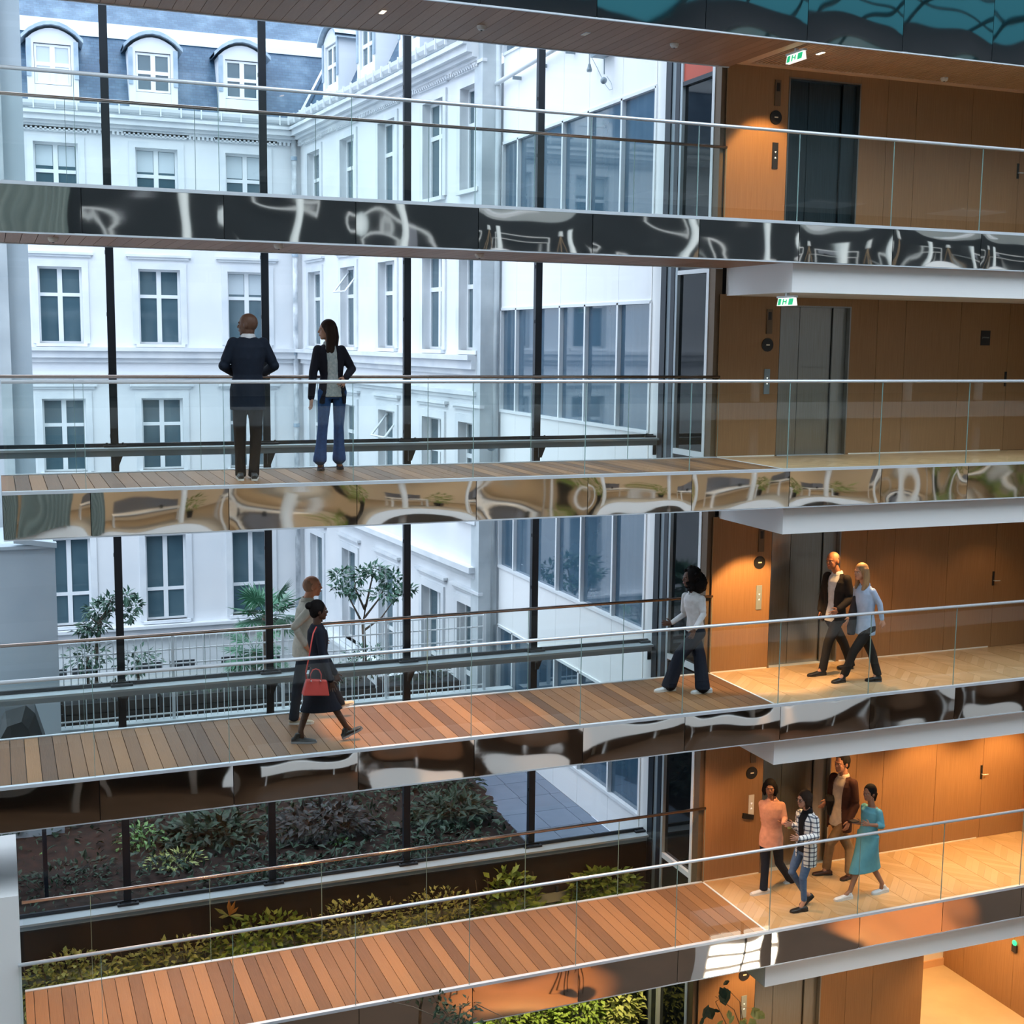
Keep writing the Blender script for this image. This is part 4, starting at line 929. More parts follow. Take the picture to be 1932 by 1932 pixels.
for x, y, e in ((8, -5.2, 3500), (15.8, -5.2, 4500), (10, -15.3, 200), (13, -15.3, 60), (20, -15.3, 160)): light('SPOT', (x, y, -3.4), e, (1, .50, .16), (x, y, -6.2), spot_size=math.radians(60), spot_blend=.5, shadow_soft_size=.1)
for k, (x, y) in enumerate(((6.8, -5.6), (8.6, -4.9), (9.3, -5.7))):
    st = thing('ground_stool', f'dark stool on the ground floor seen only mirrored, {"left middle right".split()[k]} of three', 'stool', (x, y, LV[0]))
    MB().lathe((x, y, LV[0]), [(.2, .72), (.2, .78)], 16).build('seat', M['black'], st)
    for a in range(4): MB().tube([(x+.2*math.cos(a*1.57), y+.2*math.sin(a*1.57), LV[0]), (x+.1*math.cos(a*1.57), y+.1*math.sin(a*1.57), LV[0]+.72)], .015, 6).build('leg', M['black'], st)
# glass roof with curved steel ribs over the atrium
rf = thing('glass_roof', 'glass roof with curved teal ribs, seen mirrored in the top band', 'roof', (12, -8, 14))
M['rib'] = mat('teal steel rib', (.05,.12,.15), .4, metal=.3)
M['roofglass'] = glassmat('clear roof glass', (.95, .97, .98), 1.45, .5)
M['rooftint'] = glassmat('teal tinted roof glass', (.018, .075, .09), 1.45, .3)  # dark tint added so that the top band mirrors a dim roof
for k in range(14):
    x = -3+k*2.8; m = MB()
    m.tube([(x+.8*math.sin(i*.6+k), -21.8+i*1.6, 13.4+1.2*math.sin(math.pi*i/14)) for i in range(15)], .09, 6); m.build('rib', M['rib'], rf, smooth=True)
for k in range(8):
    y = -20.5+k*2.7; m = MB(); m.tube([(-3+i*2.0, y+.8*math.sin(i*.5+k*1.7), 13.5+1.2*math.sin(math.pi*(y+22)/22.4)) for i in range(19)], .06, 6); m.build('purlin', M['rib'], rf, smooth=True)
m = MB(); nx, ny = 12, 12
for j in range(ny+1):
    for i in range(nx+1): y = -22+25.6*j/ny; m.v.append((-3.2+37.4*i/nx, y, 13.65+1.2*math.sin(math.pi*min(1, (y+22)/22.4))))
m.f = [(j*(nx+1)+i, j*(nx+1)+i+1, (j+1)*(nx+1)+i+1, (j+1)*(nx+1)+i) for j in range(ny) for i in range(nx)]
o = m.build('roof_glazing', [M['roofglass'], M['rooftint']], rf)
for p in o.data.polygons:
    if p.center.y+origin(rf).y < -14.2: p.material_index = 1
box('roof_beam', M['darksteel'], (-3, 34, -18.2, -17.9, 12.75, 13.6), rf)  # unseen dark beam added to darken the strip mirrored in the top band
t = thing('ceiling', None, None, (3, 2, 13.5), kind='structure'); box('roof_edge', M['darksteel'], (-3.2, 34, 1.5, 3.6, 13.2, 13.6), t)

# ------------------------------------------------------------------ real lamps
def spot(x, y, z, tgt, e, ang=70, blend=.4, r=.04, col=WARM):
    o = light('SPOT', (x, y, z), e, col, tgt, spot_size=math.radians(ang), spot_blend=blend, shadow_soft_size=r); return o
# beside the lift, from the plank soffits
spot(9.75, .75, 8.36, (9.95, 1.70, 6.5), 260, 60); spot(9.75, .75, 2.2, (9.95, 1.6, .3), 330, 75)
spot(9.75, .75, 5.28, (10.0, 1.70, 3.9), .5, 70); spot(10.2, .75, -.90, (10.2, 1.3, -3.1), 45, 100)
for x, e in ((11.2, 110), (12.6, 18), (14.0, 20)): spot(x, .8, 2.2, (x, 1.15, 0), e, 105, .6)
for x, e in ((11.6, 80), (13.2, 220), (14.6, 230)): spot(x, .8, -.90, (x, 1.2, -3.1), e, 115, .6)
for x, e in ((11.0, .5), (12.6, .4), (14.2, .4)): spot(x, .8, 5.28, (x, 1.2, 3.1), e, 105, .6)
for x, e in ((11.2, 2), (12.8, 2), (14.4, 2)): spot(x, .8, 8.38, (x, 1.2, 6.2), e, 105, .6)
for x, e in ((10.2, 150), (12.0, 24), (14.4, 200)): spot(x, .9, -4.05, (x, 1.3, -6.2), e, 110, .6)
light('POINT', (14.3, 2.6, -4.3), 90, WARM, shadow_soft_size=.15)
# warm pools on the plank decks
spot(4.5, .80, 2.56, (4.8, .85, 0), 460, 62, .35, .03, (1, .50, .22)); spot(6.5, .80, 2.56, (6.6, .9, 0), 90, 70, .6, .03, (1, .58, .30))
for x in (1.0, 3.0, 5.0, 7.0, 8.8): spot(x, .85, -.53, (x, .9, -3.1), 230, 105, .8, .05, (1, .50, .22))
for x in (1, 3, 5, 7, 8.7): spot(x, 1.95, -3.75, (x, 3.2, -4.9), 150, 100, .8, .05, (1, .80, .40))
for x in (5.8, 7.2, 8.4): spot(x, 2.2, -4.3, (x, 3.2, -5.8), 55, 80, .6, .05, (1, .88, .5))
# ------------------------------------------------------------------ people
DG = None
class Vol(MB):
    def limb(s, pts, rad, n=12):
        """round tapering limb through the joints, with ball joints"""
        P = [Vector(p) for p in pts]; Q = []; R = []
        for i in range(len(P)-1):
            for k in range(5):
                t = k/5; Q.append(P[i].lerp(P[i+1], t)); R.append(rad[i]+(rad[i+1]-rad[i])*t)
        Q.append(P[-1]); R.append(rad[-1])
        s.tube(Q, R, n)
        for p, r in zip(P, rad): s.ball(p, r, n, 8)
        return s
    def ell(s, c, r, F, L, U):
        b = MB().ball((0, 0, 0), 1, 14, 10); c = Vector(c)
        return s.add([c+F*(v[0]*r[0])+L*(v[1]*r[1])+U*(v[2]*r[2]) for v in b.v], b.f)
    def rings(s, RG, n=28):
        """closed loft; RG = (centre, forward*b, lateral*a)"""
        vs = []
        for c, f, l in RG: vs += [Vector(c)+f*math.cos(t*2*math.pi/n)+l*math.sin(t*2*math.pi/n) for t in range(n)]
        K = len(RG); fs = [tuple(range(n))[::-1], tuple((K-1)*n+t for t in range(n))]
        for i in range(K-1):
            for t in range(n): fs.append((i*n+t, i*n+(t+1) % n, (i+1)*n+(t+1) % n, (i+1)*n+t))
        return s.add(vs, fs)
    def shell(s, RG, gaps, th=.018, n=30):
        """open-fronted thick shell; gaps = half opening angle per ring"""
        K = len(RG); vs = []
        for (c, f, l), g in zip(RG, gaps):
            for q in (1, 0):
                ff = f*(1 if q else max(.2, 1-th/f.length)); ll = l*(1 if q else max(.2, 1-th/l.length))
                vs += [Vector(c)+ff*math.cos(g+(2*math.pi-2*g)*t/n)+ll*math.sin(g+(2*math.pi-2*g)*t/n) for t in range(n+1)]
        m = n+1; fs = []
        for i in range(K-1):
            a, b = i*2*m, (i+1)*2*m
            for t in range(n): fs += [(a+t, a+t+1, b+t+1, b+t), (a+m+t, b+m+t, b+m+t+1, a+m+t+1)]
            fs += [(a, b, b+m, a+m), (a+n, a+m+n, b+m+n, b+n)]
        for t in range(n): fs += [(t, m+t, m+t+1, t+1), ((K-1)*2*m+t, (K-1)*2*m+t+1, (K-1)*2*m+m+t+1, (K-1)*2*m+m+t)]
        return s.add(vs, fs)
    def bake(s, name, m, parent, vox=.009, smooth=3, label=None):
        o = s.build('_tmp', None, parent); md = o.modifiers.new('r', 'REMESH'); md.mode = 'VOXEL'; md.voxel_size = vox; md.adaptivity = 0
        if smooth: sm = o.modifiers.new('s', 'SMOOTH'); sm.factor = .5; sm.iterations = smooth
        dg = bpy.context.evaluated_depsgraph_get(); me = bpy.data.meshes.new_from_object(o.evaluated_get(dg)); me.name = name
        bpy.data.objects.remove(o); me.materials.clear(); me.materials.append(m); me.polygons.foreach_set('use_smooth', [True]*len(me.polygons))
        q = link(name, me, parent); ORG[q.name] = origin(parent); return tag(q, label)
UPV = Vector((0, 0, 1))
def skinm(c): return mat('skin', c, .5, spec=.4)
def cloth(c, v=None, sc=18, bump=.25, rough=.85): return mat('fabric', c, rough, var=v or tuple(x*.8 for x in c), scale=sc, bump=bump, spec=.25)
def plaid():
    m = mat('plaid fabric', (.75,.74,.70), .9); n = m.node_tree; b = n.nodes['Principled BSDF']; t = n.nodes.new('ShaderNodeTexCoord')
    outs = []
    sp_ = n.nodes.new('ShaderNodeSeparateXYZ'); n.links.new(t.outputs['Object'], sp_.inputs[0])
    for ax in (0, 2):
        w = n.nodes.new('ShaderNodeMath'); w.operation = 'MULTIPLY'; w.inputs[1].default_value = 2*math.pi/.062; n.links.new(sp_.outputs[ax], w.inputs[0])
        s_ = n.nodes.new('ShaderNodeMath'); s_.operation = 'SINE'; n.links.new(w.outputs[0], s_.inputs[0])
        g_ = n.nodes.new('ShaderNodeMath'); g_.operation = 'GREATER_THAN'; g_.inputs[1].default_value = .62; n.links.new(s_.outputs[0], g_.inputs[0]); outs.append(g_)
    ad = n.nodes.new('ShaderNodeMath'); ad.operation = 'ADD'; n.links.new(outs[0].outputs[0], ad.inputs[0]); n.links.new(outs[1].outputs[0], ad.inputs[1])
    cr_ = n.nodes.new('ShaderNodeValToRGB'); cr_.color_ramp.interpolation = 'CONSTANT'; e = cr_.color_ramp.elements
    e[0].color = (.78,.77,.73,1); e[0].position = 0; e[1].position = .25; e[1].color = (.16,.17,.20,1); x = e.new(.75); x.color = (.02,.022,.035,1)
    d2 = n.nodes.new('ShaderNodeMath'); d2.operation = 'MULTIPLY'; d2.inputs[1].default_value = .5; n.links.new(ad.outputs[0], d2.inputs[0]); n.links.new(d2.outputs[0], cr_.inputs[0]); n.links.new(cr_.outputs[0], b.inputs['Base Color'])
    return m

def hand(V, w, d, lat, k, curl=.5, side=1, nrm=None):
    """palm with four fingers and a thumb; w wrist, d direction, lat across the knuckles (towards the thumb)"""
    d = d.normalized(); lat = (lat-d*lat.dot(d)).normalized(); n_ = d.cross(lat).normalized()
    if nrm is not None and n_.dot(nrm) < 0: n_ = -n_
    V.rings([(w-d*.01, n_*.020*k, lat*.026*k), (w+d*.03*k, n_*.018*k, lat*.036*k), (w+d*.085*k, n_*.014*k, lat*.042*k)], 12)
    for i, (o, L, sp_) in enumerate(((.034, .070, .16), (.012, .080, .04), (-.011, .074, -.07), (-.033, .058, -.20))):
        r = w+d*.080*k+lat*o*k; d1 = (d+lat*sp_+n_*.15*curl).normalized(); d2 = (d+lat*sp_+n_*1.0*curl).normalized(); d3 = (d+lat*sp_+n_*2.0*curl).normalized(); l = L*k
        V.limb([r, r+d1*l*.45, r+d1*l*.45+d2*l*.32, r+d1*l*.45+d2*l*.32+d3*l*.25], [.0095*k, .009*k, .0085*k, .0075*k], 8)
    b = w+d*.025*k+lat*.032*k; d1 = (d*.6+lat*.75+n_*.2).normalized(); d2 = (d+lat*.3+n_*.3).normalized()
    V.limb([b, b+d1*.035*k, b+d1*.035*k+d2*.03*k], [.014*k, .011*k, .009*k], 8)

def person(name_label, fl, Yb, head, neck, pelvis, face, hface, legs, arms, k=1.0, skin=(.2,.1,.06), female=False, top=None, bottom=None, shoes=None, hair=None, hairm=None, htilt=0, eyes=True, twist=0, extra=None):
    z0 = LV[fl]; J = lambda q, dy=0: at(q[0], q[1], Y=Yb+dy)
    H, N, PV = J(head), J(neck), J(pelvis)
    F = Vector((math.cos(math.radians(face)), math.sin(math.radians(face)), 0)); L = Vector((-F.y, F.x, 0))   # L = the person's left
    f2 = math.radians(face+twist); FS = Vector((math.cos(f2), math.sin(f2), 0)); LS = Vector((-FS.y, FS.x, 0))
    t = thing('person', name_label, 'person', (PV.x, Yb, z0))
    sk = skinm(skin); w = .90 if female else 1.0
    sw = .185*k*w; hipw = (.088 if female else .085)*k
    # joints ------------------------------------------------
    SH = {s: N-UPV*.078*k+LS*s*sw*.84 for s in (1, -1)}
    HP = {s: PV+L*s*hipw-UPV*.02 for s in (1, -1)}
    LG = {}
    for s, g in legs.items():
        if g.get('flat', 1):
            he, to = at(*g['heel'], Z=z0), at(*g['toe'], Z=z0); yl = (he.y+to.y)/2
            if abs(he.y-to.y) > .1 and not g.get('free'): he = at(*g['heel'], Y=yl); to = at(*g['toe'], Y=yl); he.z = to.z = z0
        else:
            yl = Yb+g['dy']; he, to = at(*g['heel'], Y=yl), at(*g['toe'], Y=yl)
            mz = min(he.z, to.z)
            if mz < z0: he.z += z0-mz; to.z += z0-mz
        an = at(*g['ankle'], Y=yl); kn = at(*g['knee'], Y=(yl+HP[s].y)/2)
        LG[s] = (HP[s], kn, an, he, to)
    AR = {}
    for s, a in arms.items():
        AR[s] = (SH[s], at(*a['elbow'], Y=SH[s].y+a.get('ey', 0)), at(*a['wrist'], Y=SH[s].y+a.get('wy', 0)), a)
    # head frame
    hf = math.radians(hface); hF = Vector((math.cos(hf), math.sin(hf), 0)); hL = Vector((-hF.y, hF.x, 0)); ti = math.radians(htilt)
    hU = UPV*math.cos(ti)+hF*math.sin(ti); hF = hF*math.cos(ti)-UPV*math.sin(ti)
    B = Vol(); c = H; q = k*(1.0 if female else 1.06)
    B.ell(c-hF*.014*q+hU*.022*q, (.098*q, .078*q, .095*q), hF, hL, hU)
    B.ell(c+hF*.022*q-hU*.040*q, (.066*q, .060*q, .070*q), hF, hL, hU)
    B.ell(c+hF*.050*q-hU*.088*q, (.030*q, .034*q, .024*q), hF, hL, hU)      # chin
    B.ell(c+hF*.074*q+hU*.022*q, (.018*q, .050*q, .012*q), hF, hL, hU)      # brow
    B.rings([(c+hF*.080*q+hU*.012*q, hF*.010*q, hL*.009*q), (c+hF*.094*q-hU*.014*q, hF*.014*q, hL*.013*q), (c+hF*.092*q-hU*.030*q, hF*.016*q, hL*.018*q), (c+hF*.080*q-hU*.036*q, hF*.012*q, hL*.014*q)], 10)
    B.ell(c+hF*.080*q-hU*.058*q, (.013*q, .024*q, .010*q), hF, hL, hU)      # lips
    for s in (1, -1): B.ell(c-hF*.008*q+hL*s*.078*q-hU*.005*q, (.018*q, .010*q, .031*q), hF, hL, hU)
    for s in (1, -1): B.ell(c+hF*.052*q+hL*s*.036*q-hU*.022*q, (.024*q, .022*q, .022*q), hF, hL, hU)
    B.limb([c-hF*.022*q-hU*.055*q, N-UPV*.02], [.054*q*w, .056*k*w])
    tr = [(PV-UPV*.08*k, F*.085*k, L*.13*k*w), (PV+UPV*.05*k, F*.09*k, L*.135*k*w), (PV.lerp(N, .3), F*.085*k, L*.115*k*w), (PV.lerp(N, .62), FS*.10*k, LS*.14*k*w), (PV.lerp(N, .85), FS*.085*k, LS*.15*k*w), (N-UPV*.03, FS*.055*k, LS*.09*k)]
    B.rings(tr, 20)
    for s, (a, b, c_, he, to) in LG.items(): B.limb([a, b, c_], [.078*k, .050*k, .034*k]); B.limb([c_, he.lerp(to, .4)+UPV*.04], [.034*k, .028*k])
    for s, (a, b, c_, g) in AR.items():
        B.limb([a, b, c_], [.046*k*w, .037*k*w, .026*k*w])
        hd = at(*g['hand'], Y=c_.y+g.get('hy', 0))-c_; hand(B, c_, hd, g.get('lat', F if abs(hd.normalized().dot(F)) < .8 else UPV), k*w, g.get('curl', .45))
    body = B.bake('body', sk, t, .0065, 2)
    # face details
    if eyes:
        for s in (1, -1):
            e = c+hF*.0745*q+hL*s*.031*q+hU*.004*q
            MB().ball(e, (.010*q, .010*q, .006*q), 10, 6).build('eye', M['eyewhite'], body, smooth=True)
            MB().ball(e+hF*.0055*q, .0055*q, 8, 6).build('iris', M['black'], body, smooth=True)
            MB().tube([e+hU*.019*q-hL*s*.016*q+hF*.006*q, e+hU*.024*q+hF*.006*q, e+hU*.018*q+hL*s*.018*q-hF*.004*q], .0032*q, 6).build('eyebrow', hairm or M['black'], body)
        MB().ball(c+hF*.086*q-hU*.058*q, (.009*q, .021*q, .007*q) if abs(hF.x) > .7 else (.021*q, .009*q, .007*q), 10, 6).build('lips', M['lips'], body, smooth=True)
    fr = dict(t=t, H=H, N=N, PV=PV, F=F, L=L, FS=FS, LS=LS, hF=hF, hL=hL, hU=hU, q=q, k=k, w=w, SH=SH, AR=AR, LG=LG, body=body, z0=z0, Yb=Yb)
    if hair: hair(fr, hairm)
    # bottoms
    if bottom:
        m, kind = bottom[0], bottom[1]; V = Vol()
        if kind in ('trousers', 'wide', 'flared', 'slim'):
            V.rings([(PV-UPV*.10*k, F*.092*k, L*.140*k*w), (PV-UPV*.01*k, F*.104*k, L*.148*k*w), (PV+UPV*.09*k, F*.094*k, L*.130*k*w)], 20)
            r = dict(trousers=(.088, .066, .058, .060), wide=(.098, .088, .094, .102), flared=(.088, .062, .066, .082), slim=(.084, .056, .044, .042))[kind]
            for s, (a, b, c_, he, to) in LG.items():
                dn = (c_-b).normalized(); hm = c_+dn*(.015 if kind in ('trousers', 'wide') else -.055 if kind == 'flared' else -.03); V.limb([a, b, b.lerp(hm, .55), hm], [x*k for x in r])
                V.rings([(hm-dn*.03, Vector((1, 0, 0))*r[3]*k, Vector((0, 1, 0))*r[3]*k), (hm+dn*(.035 if kind != 'slim' else .01), Vector((1, 0, 0))*r[3]*k, Vector((0, 1, 0))*r[3]*k)], 16)
        V.bake('trousers', m, t, .010, 3)
    if top: top(fr)
    # shoes
    if shoes:
        m, sole, kind = shoes
        for s, (a, b, c_, he, to) in LG.items():
            d = (to-he); Ln = d.length; d.normalize(); lat = UPV.cross(d).normalized()
            up = d.cross(lat).normalized(); Ln = min(max(Ln, .20), .30*k) if Ln > .16 else .24
            if kind == 'end': pass
            fw_ = d; V = Vol(); h = .012
            pr = [(-.02, .030, .045), (.03, .038, .062), (.10, .036, .058), (.16, .043, .040), (.22, .044, .030), (.265, .030, .020)]
            sc = Ln/.27
            V.rings([(he+fw_*x*sc+up*(hh*.5+h), up*hh*.5+up*.004, lat*ww) for x, ww, hh in pr], 14)
            V.rings([(he+fw_*(.035*sc)+up*.05, d*.045, lat*.034), (c_.lerp(he+fw_*(.05*sc)+up*.07, .35), d*.043, lat*.036)] if kind != 'loafer' else [(he+fw_*(.02*sc)+up*.03, d*.03, lat*.03), (he+fw_*(.03*sc)+up*.06, d*.035, lat*.033)], 12)
            sh = V.bake('shoe', m, t, .007, 2)
            W_ = MB(); n = 8; side = []
            outline = [(-.025, .0), (-.018, .030), (.05, .038), (.11, .034), (.17, .046), (.24, .042), (.272, .018), (.276, 0)]
            pts = [(x, y) for x, y in outline]+[(x, -y) for x, y in outline[::-1][1:-1]]
            W_.add([he+fw_*x*sc+lat*y for x, y in pts]+[he+fw_*x*sc+lat*y+up*.022 for x, y in pts], [tuple(range(len(pts)))[::-1], tuple(range(len(pts), 2*len(pts)))]+[(i, (i+1) % len(pts), (i+1) % len(pts)+len(pts), i+len(pts)) for i in range(len(pts))])
            W_.build('sole', sole, sh)
    return fr
M['eyewhite'] = mat('eye white', (.42,.38,.35), .6, spec=.1); M['lips'] = mat('lips', (.35,.10,.08), .5)
def torso_rings(f, hem, ease=1.0, hw=None, flare=0):
    k, w, N, PV, F, L, FS, LS = (f[x] for x in ('k', 'w', 'N', 'PV', 'F', 'L', 'FS', 'LS'))
    hw = hw or .172*w; e = ease
    dn = Vector((0, 0, -1)); r = []
    if hem > .25: r.append((PV+dn*hem*k, F*(.115+flare)*k*e, L*(hw+flare)*k*e)); r.append((PV+dn*hem*.5*k, F*(.115+flare*.5)*k*e, L*(hw+flare*.5)*k*e))
    else: r.append((PV+dn*hem*k, F*.118*k*e, L*hw*k*e))
    r += [(PV+UPV*.02*k, F*.115*k*e, L*hw*k*e), (PV.lerp(N, .30), F*.102*k*e, L*.142*k*w*e), (PV.lerp(N, .60), FS*.122*k*e, LS*.168*k*w*e), (PV.lerp(N, .80), FS*.112*k*e, LS*.178*k*w*e),
          (N-UPV*.062*k, FS*.090*k*e, LS*.150*k*w*e), (N-UPV*.008*k, FS*.068*k*e, LS*.078*k*e)]
    return r
def sleeves(V, f, r=(.064, .054, .042), to=1.0, sides=(1, -1)):
    for s, (a, b, c_, g) in f['AR'].items():
        if s not in sides: continue
        k = f['k']*f['w']
        if to > .5: V.limb([a, b, b.lerp(c_, min(1, (to-.5)*2)*.97)], [r[0]*k, r[1]*k, r[2]*k])
        else: V.limb([a, a.lerp(b, to*2)], [r[0]*k, r[1]*k])
def collar(f, m, r=.062, h=.045, name='collar', open_=.5):
    N, FS, LS, k = f['N'], f['FS'], f['LS'], f['k']
    Vol().shell([(N-UPV*.03, FS*(r+.022)*k, LS*(r+.022)*k), (N+UPV*.01, FS*(r+.012)*k, LS*(r+.014)*k), (N+UPV*h*.6-FS*.008, FS*r*k, LS*r*k)], [open_*.3, open_*.7, open_], .014, 20).bake(name, m, f['t'], .007, 1)
def shirt(m, hem=.16, slv=1.0, ease=.93, name='shirt', col=True, r=(.060, .048, .038)):
    def g(f):
        V = Vol(); V.rings(torso_rings(f, hem, ease)); sleeves(V, f, r, slv); V.bake(name, m, f['t'], .009, 3)
        if col: collar(f, m)
    return g
def blazer(m, sm, hem=.18, gl=(.5, .42, .18, .14, .26, .42, .60, .95), ease=1.06, name='blazer', inner=True, lap=True, slv=1.0):
    def g(f):
        if inner:
            V = Vol(); V.rings(torso_rings(f, .08, .93)); V.bake('shirt', sm, f['t'], .010, 3); collar(f, sm)
        V = Vol(); R = torso_rings(f, hem, ease); G = list(gl)[-len(R):]
        V.shell(R, G, .020); sleeves(V, f, (.068, .058, .046), slv); V.bake(name, m, f['t'], .009, 3)
        if lap:
            for s in (1, -1):
                b = MB(); pts = []
                for (c, ff, ll), g_ in zip(R[-5:], G[-5:]):
                    a0 = g_*s; a1 = (g_+.30)*s; pts.append((c+ff*1.06*math.cos(a0)+ll*1.06*math.sin(a0), c+ff*1.07*math.cos(a1)+ll*1.07*math.sin(a1)))
                for i in range(len(pts)-1): b.add([pts[i][0], pts[i][1], pts[i+1][1], pts[i+1][0]], [(0, 1, 2, 3)])
                b.build('lapel', m, f['t'])
    return g
# hair styles
def hair_short(f, m, thick=.010, low=.0):
    V = Vol(); c, q, a, l, u = f['H'], f['q'], f['hF'], f['hL'], f['hU']
    V.ell(c-a*.026*q+u*.034*q, (.094*q+thick*.5, .080*q+thick, .092*q+thick), a, l, u); V.ell(c-a*.055*q-u*.02*q, (.058*q, .072*q, .07*q), a, l, u); V.bake('hair', m, f['body'], .008, 3)
def hair_cap(f, m):      # close-cropped
    V = Vol(); c, q, a, l, u = f['H'], f['q'], f['hF'], f['hL'], f['hU']
    V.ell(c-a*.030*q+u*.016*q, (.086*q, .0795*q, .092*q), a, l, u); V.bake('hair', m, f['body'], .008, 2)
def hair_long(drop=.30, wid=.085, fr_=.02):
    def g(f, m):
        V = Vol(); c, q, a, l, u = f['H'], f['q'], f['hF'], f['hL'], f['hU']
        V.ell(c-a*.022*q+u*.034*q, (.100*q, .090*q, .100*q), a, l, u)
        for s in (1, -1):
            for o, d_ in ((-.01, drop), (-.05, drop*1.05)): V.limb([c+l*s*.066*q+a*o*q+u*.04*q, c+l*s*.080*q+a*(o-.01)*q-u*.07*q, c+l*s*wid*q+a*(o-.005)*q-UPV*(.07+d_*.45)*q, c+l*s*wid*.9*q+a*(o+fr_)*q-UPV*(.04+d_)*q], [.036*q, .036*q, .034*q, .018*q])
        V.limb([c-a*.07*q+u*.02*q, c-a*.085*q-u*.08*q, c-a*.09*q-UPV*(drop*.9)*q], [.06*q, .062*q, .035*q]); V.bake('hair', m, f['body'], .009, 3)
    return g
def hair_curly(f, m):
    V = Vol(); c, q, a, l, u = f['H'], f['q'], f['hF'], f['hL'], f['hU']; r = random.Random(8)
    V.ell(c-a*.05*q+u*.03*q, (.115*q, .13*q, .125*q), a, l, u); V.ell(c-a*.12*q-u*.08*q, (.125*q, .15*q, .14*q), a, l, u)
    for _ in range(90):
        p = Vector((r.gauss(0, 1), r.gauss(0, 1), r.gauss(0, 1))).normalized(); cc = (c-a*.05*q+u*.02*q) if r.random() < .4 else (c-a*.10*q-u*.07*q)
        pt = cc+a*p.x*.13*q+l*p.y*.150*q+u*p.z*.14*q
        if (pt-c).dot(a) > .055*q and (pt-c).dot(u) < .07*q: continue
        V.ball(pt, .026*q, 8, 6)
    V.bake('hair', m, f['body'], .009, 1)
def hair_bun(f, m):
    hair_short(f, m, .012); c, q, a, l, u = f['H'], f['q'], f['hF'], f['hL'], f['hU']
    Vol().ell(c-a*.115*q+u*.062*q, (.052*q, .055*q, .045*q), a, l, u).bake('hair_bun', m, f['body'], .008, 2)
def hair_pony(f, m):
    hair_short(f, m, .012); c, q, a, l, u = f['H'], f['q'], f['hF'], f['hL'], f['hU']
    Vol().limb([c-a*.09*q-u*.01*q, c-a*.135*q-u*.04*q, c-a*.13*q-UPV*.14*q], [.03*q, .036*q, .016*q]).bake('ponytail', m, f['body'], .008, 2)
def hair_bob(f, m):
    V = Vol(); c, q, a, l, u = f['H'], f['q'], f['hF'], f['hL'], f['hU']
    V.ell(c-a*.022*q+u*.034*q, (.102*q, .092*q, .098*q), a, l, u)
    for s in (1, -1): V.limb([c+l*s*.07*q-a*.01*q+u*.03*q, c+l*s*.082*q-a*.005*q-u*.05*q, c+l*s*.075*q+a*.01*q-u*.10*q], [.038*q, .038*q, .022*q])
    V.limb([c-a*.07*q+u*.02*q, c-a*.085*q-u*.09*q], [.062*q, .05*q]); V.bake('hair', m, f['body'], .009, 3)

HB, HBR, HBL = mat('black hair', (.008,.006,.006), .8, spec=.15), mat('dark brown hair', (.028,.015,.009), .75, spec=.2), mat('blonde hair', (.42,.24,.10), .6, var=(.24,.14,.07), scale=30, stretch=(1, 1, .15))
navy, black_, white_ = cloth((.010,.016,.030)), cloth((.010,.010,.013)), cloth((.72,.73,.74))
# 1  man with his back turned, third storey
f = person('bald man seen from behind in a navy blazer, on the third deck', 3, .62, (466.5, 613), (468, 634), (467, 738), 88, 150,
    {1: dict(knee=(452.5, 822), ankle=(454, 890), heel=(455, 907), toe=(450, 897), free=1), -1: dict(knee=(483, 822), ankle=(479, 890), heel=(480, 907), toe=(483, 897), free=1)},
    {1: dict(elbow=(422, 690), wrist=(440, 703), hand=(455, 700), ey=.0, wy=.24, hy=.05, lat=UPV), -1: dict(elbow=(517, 690), wrist=(498, 703), hand=(484, 700), ey=.0, wy=.24, hy=.05, lat=UPV)},
    k=1.04, skin=(.13, .065, .04), top=blazer(navy, white_, hem=.20, ease=1.10), bottom=(black_, 'trousers'), shoes=(M['black'], M['whitesoft'], 'shoe'), hair=None, hairm=HB)
# 2  woman beside him
f = person('woman in dark blazer and blue flared jeans, standing on the third deck', 3, 1.20, (616.5, 623), (622, 648), (627, 736), -92, 172,
    {-1: dict(knee=(609, 805), ankle=(603, 874), heel=(606, 884), toe=(604, 892), free=1), 1: dict(knee=(639, 805), ankle=(640, 872), heel=(640, 882), toe=(645, 891), free=1)},
    {-1: dict(elbow=(591, 702), wrist=(587, 751), hand=(587, 770), ey=-.02, wy=-.03, lat=Vector((.2, -1, 0))), 1: dict(elbow=(664, 696), wrist=(653, 712), hand=(642, 729), ey=-.02, wy=-.20, lat=Vector((-1, 0, -.3)))},
    k=1.0, skin=(.45, .25, .17), female=True, top=blazer(cloth((.012, .012, .020)), cloth((.50, .52, .50), (.30, .36, .36), 40), hem=.16, gl=(.9, .8, .62, .52, .42, .40, .5, .9), lap=False), bottom=(cloth((.022, .085, .24), (.018, .06, .18), 30), 'flared'),
    shoes=(cloth((.03, .02, .05)), M['black'], 'shoe'), hair=hair_long(.30, .075), hairm=HBR)
